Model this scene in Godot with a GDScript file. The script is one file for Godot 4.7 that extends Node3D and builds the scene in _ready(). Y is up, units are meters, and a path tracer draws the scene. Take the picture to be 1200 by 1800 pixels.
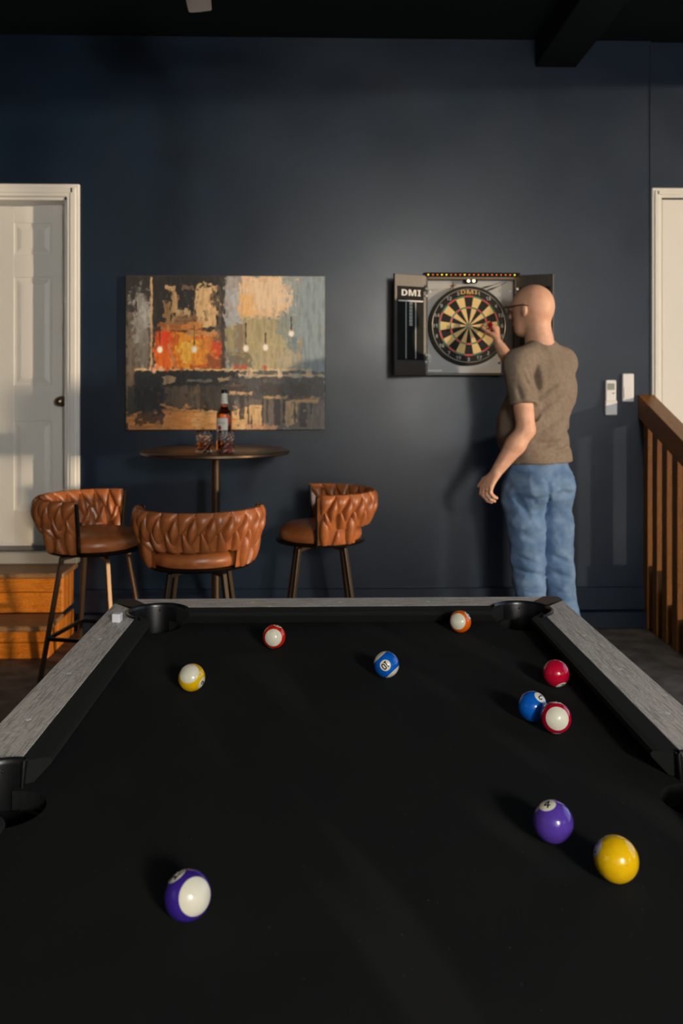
extends Node3D

# ---------------------------------------------------------------- mesh helpers
class Mb:
	var v := PackedVector3Array()
	var n := PackedVector3Array()
	var t := PackedVector2Array()
	var i := PackedInt32Array()

	func p(a: Vector3, nn: Vector3, uv := Vector2.ZERO) -> int:
		v.append(a)
		n.append(nn)
		t.append(uv)
		return v.size() - 1

	func tri(a: int, b: int, c: int) -> void:
		var g := (v[c] - v[a]).cross(v[b] - v[a])
		if g.dot(n[a] + n[b] + n[c]) < 0.0:
			var s := b
			b = c
			c = s
		i.append(a)
		i.append(b)
		i.append(c)

	# a flat convex face; g is the axis that the grain runs along
	func face(pts: Array, out: Vector3, g := -1, off := Vector2.ZERO) -> void:
		var nn: Vector3 = (pts[2] - pts[0]).cross(pts[1] - pts[0])
		if pts.size() > 3 and nn.length() < 1e-12:
			nn = (pts[3] - pts[1]).cross(pts[2] - pts[1])
		nn = nn.normalized()
		if nn.dot(out) < 0.0:
			nn = -nn
		var first := v.size()
		for q: Vector3 in pts:
			var uv := Vector2.ZERO
			if g >= 0:
				var ax := 0
				if absf(nn.y) > absf(nn.x) and absf(nn.y) > absf(nn.z):
					ax = 1
				elif absf(nn.z) > absf(nn.x):
					ax = 2
				if ax == g:
					uv = Vector2(q[(g + 1) % 3], q[(g + 2) % 3])
				else:
					uv = Vector2(q[g], q[3 - g - ax])
			p(q, nn, uv + off)
		for k in range(1, pts.size() - 1):
			tri(first, first + k, first + k + 1)

	func box(c: Vector3, s: Vector3, ch := 0.0, g := -1, b := Basis(), off := Vector2.ZERO) -> void:
		var h := s / 2.0
		ch = minf(ch, minf(h.x, minf(h.y, h.z)) * 0.9)
		var pt := func(sx: float, sy: float, sz: float, ax: int) -> Vector3:
			var q := Vector3(sx * (h.x - (0.0 if ax == 0 else ch)), sy * (h.y - (0.0 if ax == 1 else ch)), sz * (h.z - (0.0 if ax == 2 else ch)))
			return c + b * q
		for ax in 3:
			for sg in [-1.0, 1.0]:
				var pts := []
				for k in [[-1.0, -1.0], [1.0, -1.0], [1.0, 1.0], [-1.0, 1.0]]:
					var e := Vector3.ZERO
					e[ax] = sg
					e[(ax + 1) % 3] = k[0]
					e[(ax + 2) % 3] = k[1]
					pts.append(pt.call(e.x, e.y, e.z, ax))
				var o := Vector3.ZERO
				o[ax] = sg
				face(pts, b * o, g, off)
		if ch <= 0.0:
			return
		for ax in 3:
			var a1 := (ax + 1) % 3
			var a2 := (ax + 2) % 3
			for s1 in [-1.0, 1.0]:
				for s2 in [-1.0, 1.0]:
					var e := Vector3.ZERO
					e[a1] = s1
					e[a2] = s2
					var lo := e
					lo[ax] = -1.0
					var hi := e
					hi[ax] = 1.0
					face([pt.call(lo.x, lo.y, lo.z, a1), pt.call(hi.x, hi.y, hi.z, a1), pt.call(hi.x, hi.y, hi.z, a2), pt.call(lo.x, lo.y, lo.z, a2)], b * e, g, off)
		for sx in [-1.0, 1.0]:
			for sy in [-1.0, 1.0]:
				for sz in [-1.0, 1.0]:
					face([pt.call(sx, sy, sz, 0), pt.call(sx, sy, sz, 1), pt.call(sx, sy, sz, 2)], b * Vector3(sx, sy, sz), g, off)

	# a square bar from a to b
	func bar(a: Vector3, b: Vector3, w: float, d: float, ch := 0.001, up := Vector3.UP) -> void:
		var y := (b - a).normalized()
		var x := up.cross(y)
		if x.length() < 0.01:
			x = Vector3.RIGHT
		x = x.normalized()
		box((a + b) / 2.0, Vector3(w, a.distance_to(b), d), ch, -1, Basis(x, y, x.cross(y)))

	func lathe(prof: Array, seg: int, a0 := 0.0, a1 := TAU, at := Vector3.ZERO, bs := Basis()) -> void:
		var m := prof.size()
		var sn := []
		for j in m - 1:
			var d: Vector2 = prof[j + 1] - prof[j]
			sn.append(Vector2(d.y, -d.x).normalized())
		for j in m - 1:
			if prof[j].distance_to(prof[j + 1]) < 1e-7:
				continue
			var na: Vector2 = sn[j]
			var nb: Vector2 = sn[j]
			if j > 0 and sn[j - 1].dot(sn[j]) > 0.7:
				na = (sn[j - 1] + sn[j]).normalized()
			if j < m - 2 and sn[j + 1].dot(sn[j]) > 0.7:
				nb = (sn[j + 1] + sn[j]).normalized()
			var first := v.size()
			for k in seg + 1:
				var a := a0 + (a1 - a0) * k / seg
				var e := Vector3(sin(a), 0, cos(a))
				p(at + bs * (e * prof[j].x + Vector3.UP * prof[j].y), bs * (e * na.x + Vector3.UP * na.y), Vector2(float(k) / seg, prof[j].y))
				p(at + bs * (e * prof[j + 1].x + Vector3.UP * prof[j + 1].y), bs * (e * nb.x + Vector3.UP * nb.y), Vector2(float(k) / seg, prof[j + 1].y))
			for k in seg:
				var q := first + k * 2
				if prof[j].x > 1e-6:
					tri(q, q + 2, q + 1)
				if prof[j + 1].x > 1e-6:
					tri(q + 2, q + 3, q + 1)

	func tube(path: Array, r: Variant, seg := 8, caps := true) -> void:
		var m := path.size()
		var x := Vector3.ZERO
		var first := v.size()
		for k in m:
			var d: Vector3 = (path[mini(k + 1, m - 1)] - path[maxi(k - 1, 0)]).normalized()
			if k == 0:
				x = d.cross(Vector3(0.31, 0.87, 0.38)).normalized()
			x = (x - d * x.dot(d)).normalized()
			var y := d.cross(x)
			var rr: float = r[k] if r is Array else r
			for s in seg:
				var a := TAU * s / seg
				var e := x * cos(a) + y * sin(a)
				p(path[k] + e * rr, e, Vector2(float(s) / seg, float(k)))
		for k in m - 1:
			for s in seg:
				var a := first + k * seg + s
				var b := first + k * seg + (s + 1) % seg
				tri(a, b, a + seg)
				tri(b, b + seg, a + seg)
		if caps:
			for e in [0, m - 1]:
				var d: Vector3 = (path[0] - path[1]) if e == 0 else (path[m - 1] - path[m - 2])
				var c := p(path[e], d.normalized())
				var ring := []
				for s in seg:
					ring.append(p(v[first + e * seg + s], d.normalized()))
				for s in seg:
					tri(c, ring[s], ring[(s + 1) % seg])

	# an upright prism over a polygon of (x, z)
	func prism(poly: PackedVector2Array, y0: float, y1: float, g := -1, off := Vector2.ZERO, ch := 0.0) -> void:
		var idx := Geometry2D.triangulate_polygon(poly)
		var m := poly.size()
		var top := poly
		if ch > 0.0:
			var ins := Geometry2D.offset_polygon(poly, -ch, Geometry2D.JOIN_MITER)
			if ins.size() == 1 and ins[0].size() == m:
				var best := 0
				for k in m:
					if ins[0][k].distance_to(poly[0]) < ins[0][best].distance_to(poly[0]):
						best = k
				top = PackedVector2Array()
				for k in m:
					top.append(ins[0][(best + k) % m])
				if top[1].distance_to(poly[1]) > 3.0 * ch + 0.001:
					top = poly
		for k in range(0, idx.size(), 3):
			var a := []
			var b := []
			for j in 3:
				var q := poly[idx[k + j]]
				var qt := top[idx[k + j]]
				a.append(Vector3(qt.x, y1, qt.y))
				b.append(Vector3(q.x, y0, q.y))
			face(a, Vector3.UP, g, off)
			face(b, Vector3.DOWN, g, off)
		var cw := Geometry2D.is_polygon_clockwise(poly)
		var ym := y1 - ch
		for k in m:
			var q := poly[k]
			var w := poly[(k + 1) % m]
			var d := w - q
			var o := Vector3(d.y, 0, -d.x) * (-1.0 if cw else 1.0)
			face([Vector3(q.x, y0, q.y), Vector3(w.x, y0, w.y), Vector3(w.x, ym, w.y), Vector3(q.x, ym, q.y)], o, g, off)
			if ch > 0.0:
				var qt := top[k]
				var wt := top[(k + 1) % m]
				face([Vector3(q.x, ym, q.y), Vector3(w.x, ym, w.y), Vector3(wt.x, y1, wt.y), Vector3(qt.x, y1, qt.y)], o + Vector3.UP * o.length(), g, off)

	func mesh() -> ArrayMesh:
		var a := []
		a.resize(Mesh.ARRAY_MAX)
		a[Mesh.ARRAY_VERTEX] = v
		a[Mesh.ARRAY_NORMAL] = n
		a[Mesh.ARRAY_TEX_UV] = t
		a[Mesh.ARRAY_INDEX] = i
		var m := ArrayMesh.new()
		m.add_surface_from_arrays(Mesh.PRIMITIVE_TRIANGLES, a)
		return m


# a distance field on a grid, meshed as surface nets
class Field:
	var lo: Vector3
	var h: float
	var nx: int
	var ny: int
	var nz: int
	var f := PackedFloat32Array()

	func _init(a: Vector3, b: Vector3, cell: float) -> void:
		lo = a
		h = cell
		nx = int(ceil((b.x - a.x) / h)) + 1
		ny = int(ceil((b.y - a.y) / h)) + 1
		nz = int(ceil((b.z - a.z) / h)) + 1
		f.resize(nx * ny * nz)
		f.fill(1.0)

	func span(a: Vector3, b: Vector3) -> Array:
		var s := ((a - lo) / h).floor()
		var e := ((b - lo) / h).ceil()
		return [clampi(int(s.x), 0, nx - 1), clampi(int(s.y), 0, ny - 1), clampi(int(s.z), 0, nz - 1), clampi(int(e.x), 0, nx - 1), clampi(int(e.y), 0, ny - 1), clampi(int(e.z), 0, nz - 1)]

	func cap(a: Vector3, b: Vector3, ra: float, rb: float, k := 0.02) -> void:
		var m := maxf(ra, rb) + k + 2.5 * h
		var s := span(a.min(b) - Vector3.ONE * m, a.max(b) + Vector3.ONE * m)
		var ab := b - a
		var l2 := maxf(ab.length_squared(), 1e-9)
		for z in range(s[2], s[5] + 1):
			for y in range(s[1], s[4] + 1):
				var at := (z * ny + y) * nx
				for x in range(s[0], s[3] + 1):
					var q := lo + Vector3(x, y, z) * h - a
					var u := clampf(q.dot(ab) / l2, 0.0, 1.0)
					var d := (q - ab * u).length() - lerpf(ra, rb, u)
					var o := f[at + x]
					var w := maxf(k - absf(o - d), 0.0) / k
					f[at + x] = minf(o, d) - w * w * k * 0.25

	func ell(c: Vector3, r: Vector3, bs := Basis(), k := 0.02) -> void:
		var m := maxf(r.x, maxf(r.y, r.z)) + k + 2.5 * h
		var s := span(c - Vector3.ONE * m, c + Vector3.ONE * m)
		var inv := bs.transposed()
		for z in range(s[2], s[5] + 1):
			for y in range(s[1], s[4] + 1):
				var at := (z * ny + y) * nx
				for x in range(s[0], s[3] + 1):
					var q := inv * (lo + Vector3(x, y, z) * h - c)
					var k0 := (q / r).length()
					var k1 := (q / (r * r)).length()
					var d := k0 * (k0 - 1.0) / maxf(k1, 1e-6) if k0 > 0.05 else -minf(r.x, minf(r.y, r.z))
					var o := f[at + x]
					var w := maxf(k - absf(o - d), 0.0) / k
					f[at + x] = minf(o, d) - w * w * k * 0.25

	# cut away what lies on the side of n, within a ball
	func cut(c: Vector3, n: Vector3, rad := 9.0) -> void:
		n = n.normalized()
		var s := span(c - Vector3.ONE * rad, c + Vector3.ONE * rad)
		for z in range(s[2], s[5] + 1):
			for y in range(s[1], s[4] + 1):
				var at := (z * ny + y) * nx
				for x in range(s[0], s[3] + 1):
					var q := lo + Vector3(x, y, z) * h - c
					if q.length() < rad:
						f[at + x] = maxf(f[at + x], q.dot(n))

	# a crease (depth above nought) or a ridge (below) along a line
	func fold(a: Vector3, b: Vector3, wide: float, deep: float) -> void:
		crease(Vector3(a.x, a.y, 0.0), Vector3(b.x, b.y, 0.0), wide, deep, true)

	func crease(a: Vector3, b: Vector3, wide: float, deep: float, through := false) -> void:
		var m := wide * 3.0
		var s := span(a.min(b) - Vector3.ONE * m, a.max(b) + Vector3.ONE * m)
		if through:
			s = span(Vector3(minf(a.x, b.x) - m, minf(a.y, b.y) - m, 0.0), Vector3(maxf(a.x, b.x) + m, maxf(a.y, b.y) + m, 9.0))
		var ab := b - a
		var l2 := ab.length_squared()
		for z in range(s[2], s[5] + 1):
			for y in range(s[1], s[4] + 1):
				var at := (z * ny + y) * nx
				for x in range(s[0], s[3] + 1):
					var q := lo + Vector3(x, y, z) * h - a
					if through:
						q.z = 0.0
					var u := clampf(q.dot(ab) / l2, 0.0, 1.0)
					var d := (q - ab * u).length() / wide
					f[at + x] += deep * exp(-d * d) * sin(PI * clampf(u, 0.08, 0.92))

	func rough(noise: FastNoiseLite, amp: float, stretch: Vector3) -> void:
		for z in nz:
			for y in ny:
				var at := (z * ny + y) * nx
				for x in nx:
					if absf(f[at + x]) < 0.04:
						f[at + x] += amp * noise.get_noise_3dv((lo + Vector3(x, y, z) * h) * stretch)

	func into(mb: Mb) -> void:
		var id := PackedInt32Array()
		id.resize(nx * ny * nz)
		id.fill(-1)
		var first := mb.v.size()
		var off := [0, 1, nx, nx + 1, nx * ny, nx * ny + 1, nx * ny + nx, nx * ny + nx + 1]
		for z in nz - 1:
			for y in ny - 1:
				var row := (z * ny + y) * nx
				for x in nx - 1:
					var at := row + x
					var neg := 0
					for o: int in off:
						if f[at + o] < 0.0:
							neg += 1
					if neg == 0 or neg == 8:
						continue
					var sum := Vector3.ZERO
					var cnt := 0
					for e: Array in [[0, 1], [2, 3], [4, 5], [6, 7], [0, 2], [1, 3], [4, 6], [5, 7], [0, 4], [1, 5], [2, 6], [3, 7]]:
						var fa := f[at + off[e[0]]]
						var fb := f[at + off[e[1]]]
						if (fa < 0.0) != (fb < 0.0):
							var u := fa / (fa - fb)
							var ea: int = e[0]
							var eb: int = e[1]
							sum += Vector3(ea & 1, (ea >> 1) & 1, ea >> 2).lerp(Vector3(eb & 1, (eb >> 1) & 1, eb >> 2), u)
							cnt += 1
					id[at] = mb.p(lo + (Vector3(x, y, z) + sum / cnt) * h, Vector3.ZERO)
		var acc := PackedVector3Array()
		acc.resize(mb.v.size() - first)
		var quads := []
		var st := [1, nx, nx * ny]
		for z in range(1, nz - 1):
			for y in range(1, ny - 1):
				var row := (z * ny + y) * nx
				for x in range(1, nx - 1):
					var at := row + x
					var inside := f[at] < 0.0
					for ax in 3:
						if (f[at + st[ax]] < 0.0) == inside:
							continue
						var u: int = st[(ax + 1) % 3]
						var w: int = st[(ax + 2) % 3]
						var q := [id[at], id[at - u], id[at - u - w], id[at - w]]
						if q[0] < 0 or q[1] < 0 or q[2] < 0 or q[3] < 0:
							continue
						if inside:
							q.reverse()
						var nn := (mb.v[q[2]] - mb.v[q[0]]).cross(mb.v[q[3]] - mb.v[q[1]])
						for k: int in q:
							acc[k - first] += nn
						quads.append(q)
		# orient the summed normals outwards by the field
		for k in acc.size():
			mb.n[first + k] = -acc[k].normalized() if acc[k].length() > 1e-12 else Vector3.UP
		if quads.size():
			var test: Vector3 = mb.v[quads[0][0]]
			var nn: Vector3 = mb.n[quads[0][0]]
			if at_point(test + nn * h) < at_point(test - nn * h):
				for k in acc.size():
					mb.n[first + k] = -mb.n[first + k]
		for q: Array in quads:
			mb.tri(q[0], q[1], q[2])
			mb.tri(q[0], q[2], q[3])

	func at_point(q: Vector3) -> float:
		var g := ((q - lo) / h).round()
		return f[(clampi(int(g.z), 0, nz - 1) * ny + clampi(int(g.y), 0, ny - 1)) * nx + clampi(int(g.x), 0, nx - 1)]


# ---------------------------------------------------------------- scene helpers
var M := {}
var taken := {}


func numbered(called: String) -> String:
	var k: int = taken.get(called, 0)
	taken[called] = k + 1
	return called if k == 0 else "%s_%03d" % [called, k]


func part(parent: Node, called: String, m: Variant, material: Material, at := Transform3D()) -> MeshInstance3D:
	var o := MeshInstance3D.new()
	o.name = called
	o.mesh = m.mesh() if m is Mb else m
	o.material_override = material
	o.transform = at
	parent.add_child(o, true)
	return o


func thing(called: String, label: String, category: String, at := Vector3.ZERO, turn := 0.0, group := "") -> Node3D:
	var o := Node3D.new()
	o.name = numbered(called)
	o.position = at
	o.rotation.y = turn
	o.set_meta("label", label)
	o.set_meta("category", category)
	if group:
		o.set_meta("group", group)
	add_child(o)
	return o


func struct(called: String, m: Variant, material: Material, label := "") -> MeshInstance3D:
	var o := part(self, called, m, material)
	o.set_meta("kind", "structure")
	if label:
		o.set_meta("label", label)
	return o


func mat(called: String, c: Color, rough := 0.6, metal := 0.0, spec := 0.5) -> StandardMaterial3D:
	var m := StandardMaterial3D.new()
	m.resource_name = called
	m.albedo_color = c
	m.roughness = rough
	m.metallic = metal
	m.metallic_specular = spec
	M[called] = m
	return m


func c8(r: float, g: float, b: float) -> Color:
	return Color(r / 255.0, g / 255.0, b / 255.0)


func noise(sd: int, freq: float, oct := 4) -> FastNoiseLite:
	var n := FastNoiseLite.new()
	n.seed = sd
	n.frequency = freq
	n.fractal_octaves = oct
	return n


# a wood texture, grain along u
func wood(w: int, h: int, a: Color, b: Color, dark: Color, sd: int, pores: float) -> ImageTexture:
	var im := Image.create(w, h, false, Image.FORMAT_RGB8)
	var n1 := noise(sd, 1.0, 3)
	var n2 := noise(sd + 7, 1.0, 2)
	for y in h:
		for x in w:
			var u := float(x) / w
			var q := float(y) / h
			# the rings bend slowly along the board; u is closed on itself so that it repeats
			var cx := cos(u * TAU) * 0.8
			var cy := sin(u * TAU) * 0.8
			var warp := n1.get_noise_3d(cx, cy, q * 2.2)
			var ring := 0.5 + 0.5 * sin((q * 9.0 + warp * 7.0) * TAU)
			var fine := n2.get_noise_3d(cx * 0.9, cy * 0.9, q * 46.0)
			var col := a.lerp(b, clampf(ring * 0.6 + 0.3 + fine * 0.5, 0.0, 1.0))
			var pore := n2.get_noise_3d(cx * 1.8 + 40.0, cy * 1.8, q * 64.0)
			if pore > 0.18:
				col = col.lerp(dark, pores * clampf((pore - 0.18) * 4.0, 0.0, 1.0))
			im.set_pixel(x, y, col)
	return ImageTexture.create_from_image(im)


func blotches(size: int, sd: int, freq: float, a: Color, b: Color, contrast := 1.0) -> ImageTexture:
	var n := noise(sd, freq, 5)
	var im := n.get_seamless_image(size, size)
	var out := Image.create(size, size, false, Image.FORMAT_RGB8)
	for y in size:
		for x in size:
			out.set_pixel(x, y, a.lerp(b, clampf((im.get_pixel(x, y).r - 0.5) * contrast + 0.5, 0.0, 1.0)))
	return ImageTexture.create_from_image(out)


func triplanar(m: StandardMaterial3D, scale: float, world := true) -> void:
	m.uv1_triplanar = true
	m.uv1_world_triplanar = world
	m.uv1_scale = Vector3.ONE * scale


func materials() -> void:
	var wall := mat("navy_paint", Color.WHITE, 0.46, 0.0, 0.52)
	wall.albedo_texture = blotches(512, 3, 0.006, c8(12, 28, 44), c8(17, 35, 53), 1.3)
	wall.roughness_texture = blotches(256, 5, 0.012, Color(0.84, 0.84, 0.84), Color(1, 1, 1), 1.5)
	wall.roughness = 0.4
	triplanar(wall, 0.45)
	mat("black_paint", c8(22, 30, 31), 0.85, 0.0, 0.3)
	mat("white_paint", c8(226, 224, 218), 0.42)
	mat("cream_paint", c8(226, 222, 210), 0.45)
	mat("plaster", c8(150, 148, 142), 0.8)
	var fl := mat("floor_grey", Color.WHITE, 0.72)
	fl.albedo_texture = blotches(512, 11, 0.02, c8(84, 77, 68), c8(124, 114, 101), 1.8)
	triplanar(fl, 0.6)
	mat("asphalt", c8(95, 92, 88), 0.9)
	var oak := mat("grey_oak", Color.WHITE, 0.5)
	oak.albedo_texture = wood(1024, 256, c8(196, 186, 174), c8(232, 224, 212), c8(136, 127, 117), 21, 0.7)
	oak.uv1_scale = Vector3(1.15, 4.5, 1)
	var honey := mat("honey_pine", Color.WHITE, 0.4)
	honey.albedo_texture = wood(512, 128, c8(176, 98, 22), c8(214, 130, 38), c8(120, 60, 14), 31, 0.3)
	honey.uv1_scale = Vector3(0.9, 3.0, 1)
	var tread := mat("worn_tread", Color.WHITE, 0.55)
	tread.albedo_texture = wood(512, 128, c8(126, 92, 58), c8(158, 118, 78), c8(84, 58, 34), 37, 0.4)
	tread.uv1_scale = Vector3(0.9, 3.0, 1)
	var stain := mat("brown_stain", Color.WHITE, 0.38)
	stain.albedo_texture = wood(512, 128, c8(118, 74, 26), c8(152, 98, 38), c8(76, 44, 14), 41, 0.35)
	stain.uv1_scale = Vector3(0.9, 3.0, 1)
	mat("diamond_inlay", c8(222, 222, 220), 0.3)
	mat("black_rubber", c8(16, 16, 17), 0.28)
	mat("black_cap", c8(34, 31, 27), 0.42)
	mat("table_black", c8(24, 24, 25), 0.5)
	# cloth with dust specks and chalk smears
	var im := Image.create(256, 512, false, Image.FORMAT_RGB8)
	var n1 := noise(51, 0.02, 4)
	var n2 := noise(52, 0.008, 3)
	for y in 512:
		for x in 256:
			var k := 0.5 + 0.5 * n1.get_noise_2d(x, y * 0.7 + x * 0.5)
			var s := smoothstep(0.12, 0.45, n2.get_noise_2d(x * 2.2 - y * 0.9, y * 0.35 + x * 0.2))
			im.set_pixel(x, y, c8(24, 26, 25).lerp(c8(31, 32, 30), k).lerp(c8(44, 44, 42), s * 0.55))
	im.resize(1024, 2048, Image.INTERPOLATE_CUBIC)
	var rng := RandomNumberGenerator.new()
	rng.seed = 77
	for k in 420:
		var px := rng.randi_range(2, 1020)
		var py := rng.randi_range(2, 2040)
		var g := rng.randf_range(0.25, 0.62)
		im.set_pixel(px, py, Color(g, g, g * 0.97))
		if rng.randf() < 0.25:
			im.set_pixel(px + 1, py, Color(g * 0.8, g * 0.8, g * 0.8))
	var cloth := mat("black_cloth", Color.WHITE, 0.95, 0.0, 0.25)
	cloth.albedo_texture = ImageTexture.create_from_image(im)
	cloth.uv1_scale = Vector3(0.88, 0.45, 1)
	var cush := mat("cushion_cloth", c8(30, 31, 29), 0.95, 0.0, 0.25)
	cush.rim_enabled = true
	cush.rim = 0.08
	mat("chalk", c8(236, 236, 240), 0.9)
	var lea := mat("tan_leather", Color.WHITE, 0.36)
	lea.albedo_texture = blotches(256, 61, 0.02, c8(142, 80, 40), c8(176, 104, 56), 1.6)
	triplanar(lea, 3.0, false)
	mat("bronze_metal", c8(92, 76, 60), 0.34, 0.85)
	mat("black_metal", c8(26, 25, 24), 0.34, 0.6)
	var tt := mat("dark_tabletop", Color.WHITE, 0.3)
	tt.albedo_texture = wood(512, 128, c8(46, 34, 24), c8(68, 50, 34), c8(24, 17, 12), 71, 0.4)
	tt.uv1_scale = Vector3(1, 1, 1)
	triplanar(tt, 1.2, false)
	var am := mat("amber_whiskey", Color(0.93, 0.5, 0.15, 0.0), 0.02)
	am.transparency = BaseMaterial3D.TRANSPARENCY_ALPHA
	am.refraction_enabled = true
	am.refraction_scale = 0.05
	var gl := mat("clear_glass", Color(0.98, 0.98, 0.98, 0.0), 0.01)
	gl.transparency = BaseMaterial3D.TRANSPARENCY_ALPHA
	gl.refraction_enabled = true
	gl.refraction_scale = 0.05
	var pane := mat("window_pane", Color(1, 1, 1, 0.04), 0.02)
	pane.transparency = BaseMaterial3D.TRANSPARENCY_ALPHA
	mat("label_paper", c8(232, 226, 212), 0.55)
	mat("label_red", c8(176, 24, 26), 0.5)
	mat("label_grey", c8(140, 132, 124), 0.6)
	mat("cap_black", c8(20, 19, 18), 0.3)
	mat("steel", c8(190, 188, 182), 0.25, 1.0)
	mat("knob_bronze", c8(120, 104, 84), 0.28, 0.9)
	mat("silver_panel", c8(150, 153, 155), 0.5, 0.0)
	var cab := mat("cabinet_black", Color.WHITE, 0.45)
	cab.albedo_texture = wood(256, 128, c8(44, 40, 33), c8(58, 53, 43), c8(26, 23, 19), 81, 0.4)
	cab.uv1_scale = Vector3(2, 6, 1)
	mat("score_black", c8(16, 17, 16), 0.6, 0.0, 0.25)
	mat("print_white", c8(214, 214, 210), 0.6)
	mat("print_grey", c8(150, 156, 156), 0.6)
	mat("print_gold", c8(190, 150, 78), 0.5)
	mat("sisal_black", c8(22, 22, 21), 0.85)
	mat("sisal_cream", c8(222, 192, 132), 0.85)
	mat("sisal_red", c8(206, 60, 58), 0.8)
	mat("sisal_green", c8(40, 122, 92), 0.8)
	mat("wire_silver", c8(176, 172, 160), 0.35, 0.9)
	mat("plastic_white", c8(232, 230, 226), 0.4)
	mat("lcd_grey", c8(150, 156, 144), 0.25)
	mat("dart_red", c8(214, 44, 26), 0.5)
	var skin := mat("skin", Color.WHITE, 0.5)
	skin.albedo_texture = blotches(256, 91, 0.02, c8(214, 160, 130), c8(230, 180, 150), 1.4)
	triplanar(skin, 4.0, false)
	skin.subsurf_scatter_enabled = true
	skin.subsurf_scatter_strength = 0.12
	var sh := mat("taupe_cotton", Color.WHITE, 0.92, 0.0, 0.3)
	sh.albedo_texture = blotches(256, 95, 0.05, c8(122, 108, 94), c8(140, 125, 110), 1.5)
	triplanar(sh, 3.0, false)
	var den := mat("blue_denim", Color.WHITE, 0.9, 0.0, 0.3)
	den.albedo_texture = blotches(512, 99, 0.012, c8(80, 108, 144), c8(118, 145, 176), 1.5)
	triplanar(den, 1.6, false)
	mat("shoe_leather", c8(52, 38, 30), 0.5)
	mat("spectacle_black", c8(20, 18, 17), 0.3)
	mat("eye_white", c8(230, 226, 220), 0.2)
	mat("gold", c8(216, 172, 90), 0.2, 1.0)
	mat("fan_white", c8(206, 202, 198), 0.6)


func glow(called: String, c: Color, e: float) -> StandardMaterial3D:
	var m := mat(called, c, 0.5)
	m.emission_enabled = true
	m.emission = c
	m.emission_energy_multiplier = e
	return m


# ---------------------------------------------------------------- the view and the light
func view_and_light() -> void:
	var cam := Camera3D.new()
	cam.name = "camera"
	var at := CameraAttributesPhysical.new()
	at.frustum_near = 0.05
	at.frustum_far = 100.0
	at.frustum_focal_length = 35.0
	at.frustum_focus_distance = 1.8
	at.exposure_aperture = 6.0
	cam.attributes = at
	add_child(cam)
	cam.position = Vector3(0, 1.38, 0)
	cam.rotation = Vector3(0, -0.0247, 0)
	# a rising-front lens: 1500 px focal length on a 1200 x 1800 frame, horizon 217 px above the middle
	cam.set_frustum(0.05 * 1.2, Vector2(0, -0.05 * 217.0 / 1500.0), 0.05, 100.0)
	cam.current = true

	var we := WorldEnvironment.new()
	we.name = "surroundings"
	var e := Environment.new()
	e.background_mode = Environment.BG_SKY
	var sky := Sky.new()
	var sm := ProceduralSkyMaterial.new()
	sm.sky_top_color = Color(0.5, 0.62, 0.8)
	sm.sky_horizon_color = Color(0.8, 0.84, 0.86)
	sm.ground_horizon_color = Color(0.5, 0.47, 0.43)
	sm.ground_bottom_color = Color(0.3, 0.28, 0.26)
	sm.sky_energy_multiplier = 1.25
	sm.ground_energy_multiplier = 1.0
	sky.sky_material = sm
	e.sky = sky
	e.tonemap_mode = Environment.TONE_MAPPER_LINEAR
	e.tonemap_exposure = 1.0
	e.sdfgi_enabled = true
	e.ssao_enabled = true
	e.ssil_enabled = true
	we.environment = e
	add_child(we)

	# low evening sun from the right, through the unseen opening in the right wall
	var sun := DirectionalLight3D.new()
	sun.name = "sun"
	add_child(sun)
	sun.look_at_from_position(Vector3(1.55, 0.065, 1.0), Vector3.ZERO)
	sun.light_color = Color(1.0, 0.885, 0.74)
	sun.light_energy = 0.92
	sun.light_angular_distance = 1.6
	sun.shadow_enabled = true
	sun.sky_mode = DirectionalLight3D.SKY_MODE_LIGHT_ONLY


# ---------------------------------------------------------------- the room
const WZ := -4.9
const LEFT := -3.0
const RIGHT := 3.3
const REAR := 2.8
const TOP := 3.393


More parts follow.
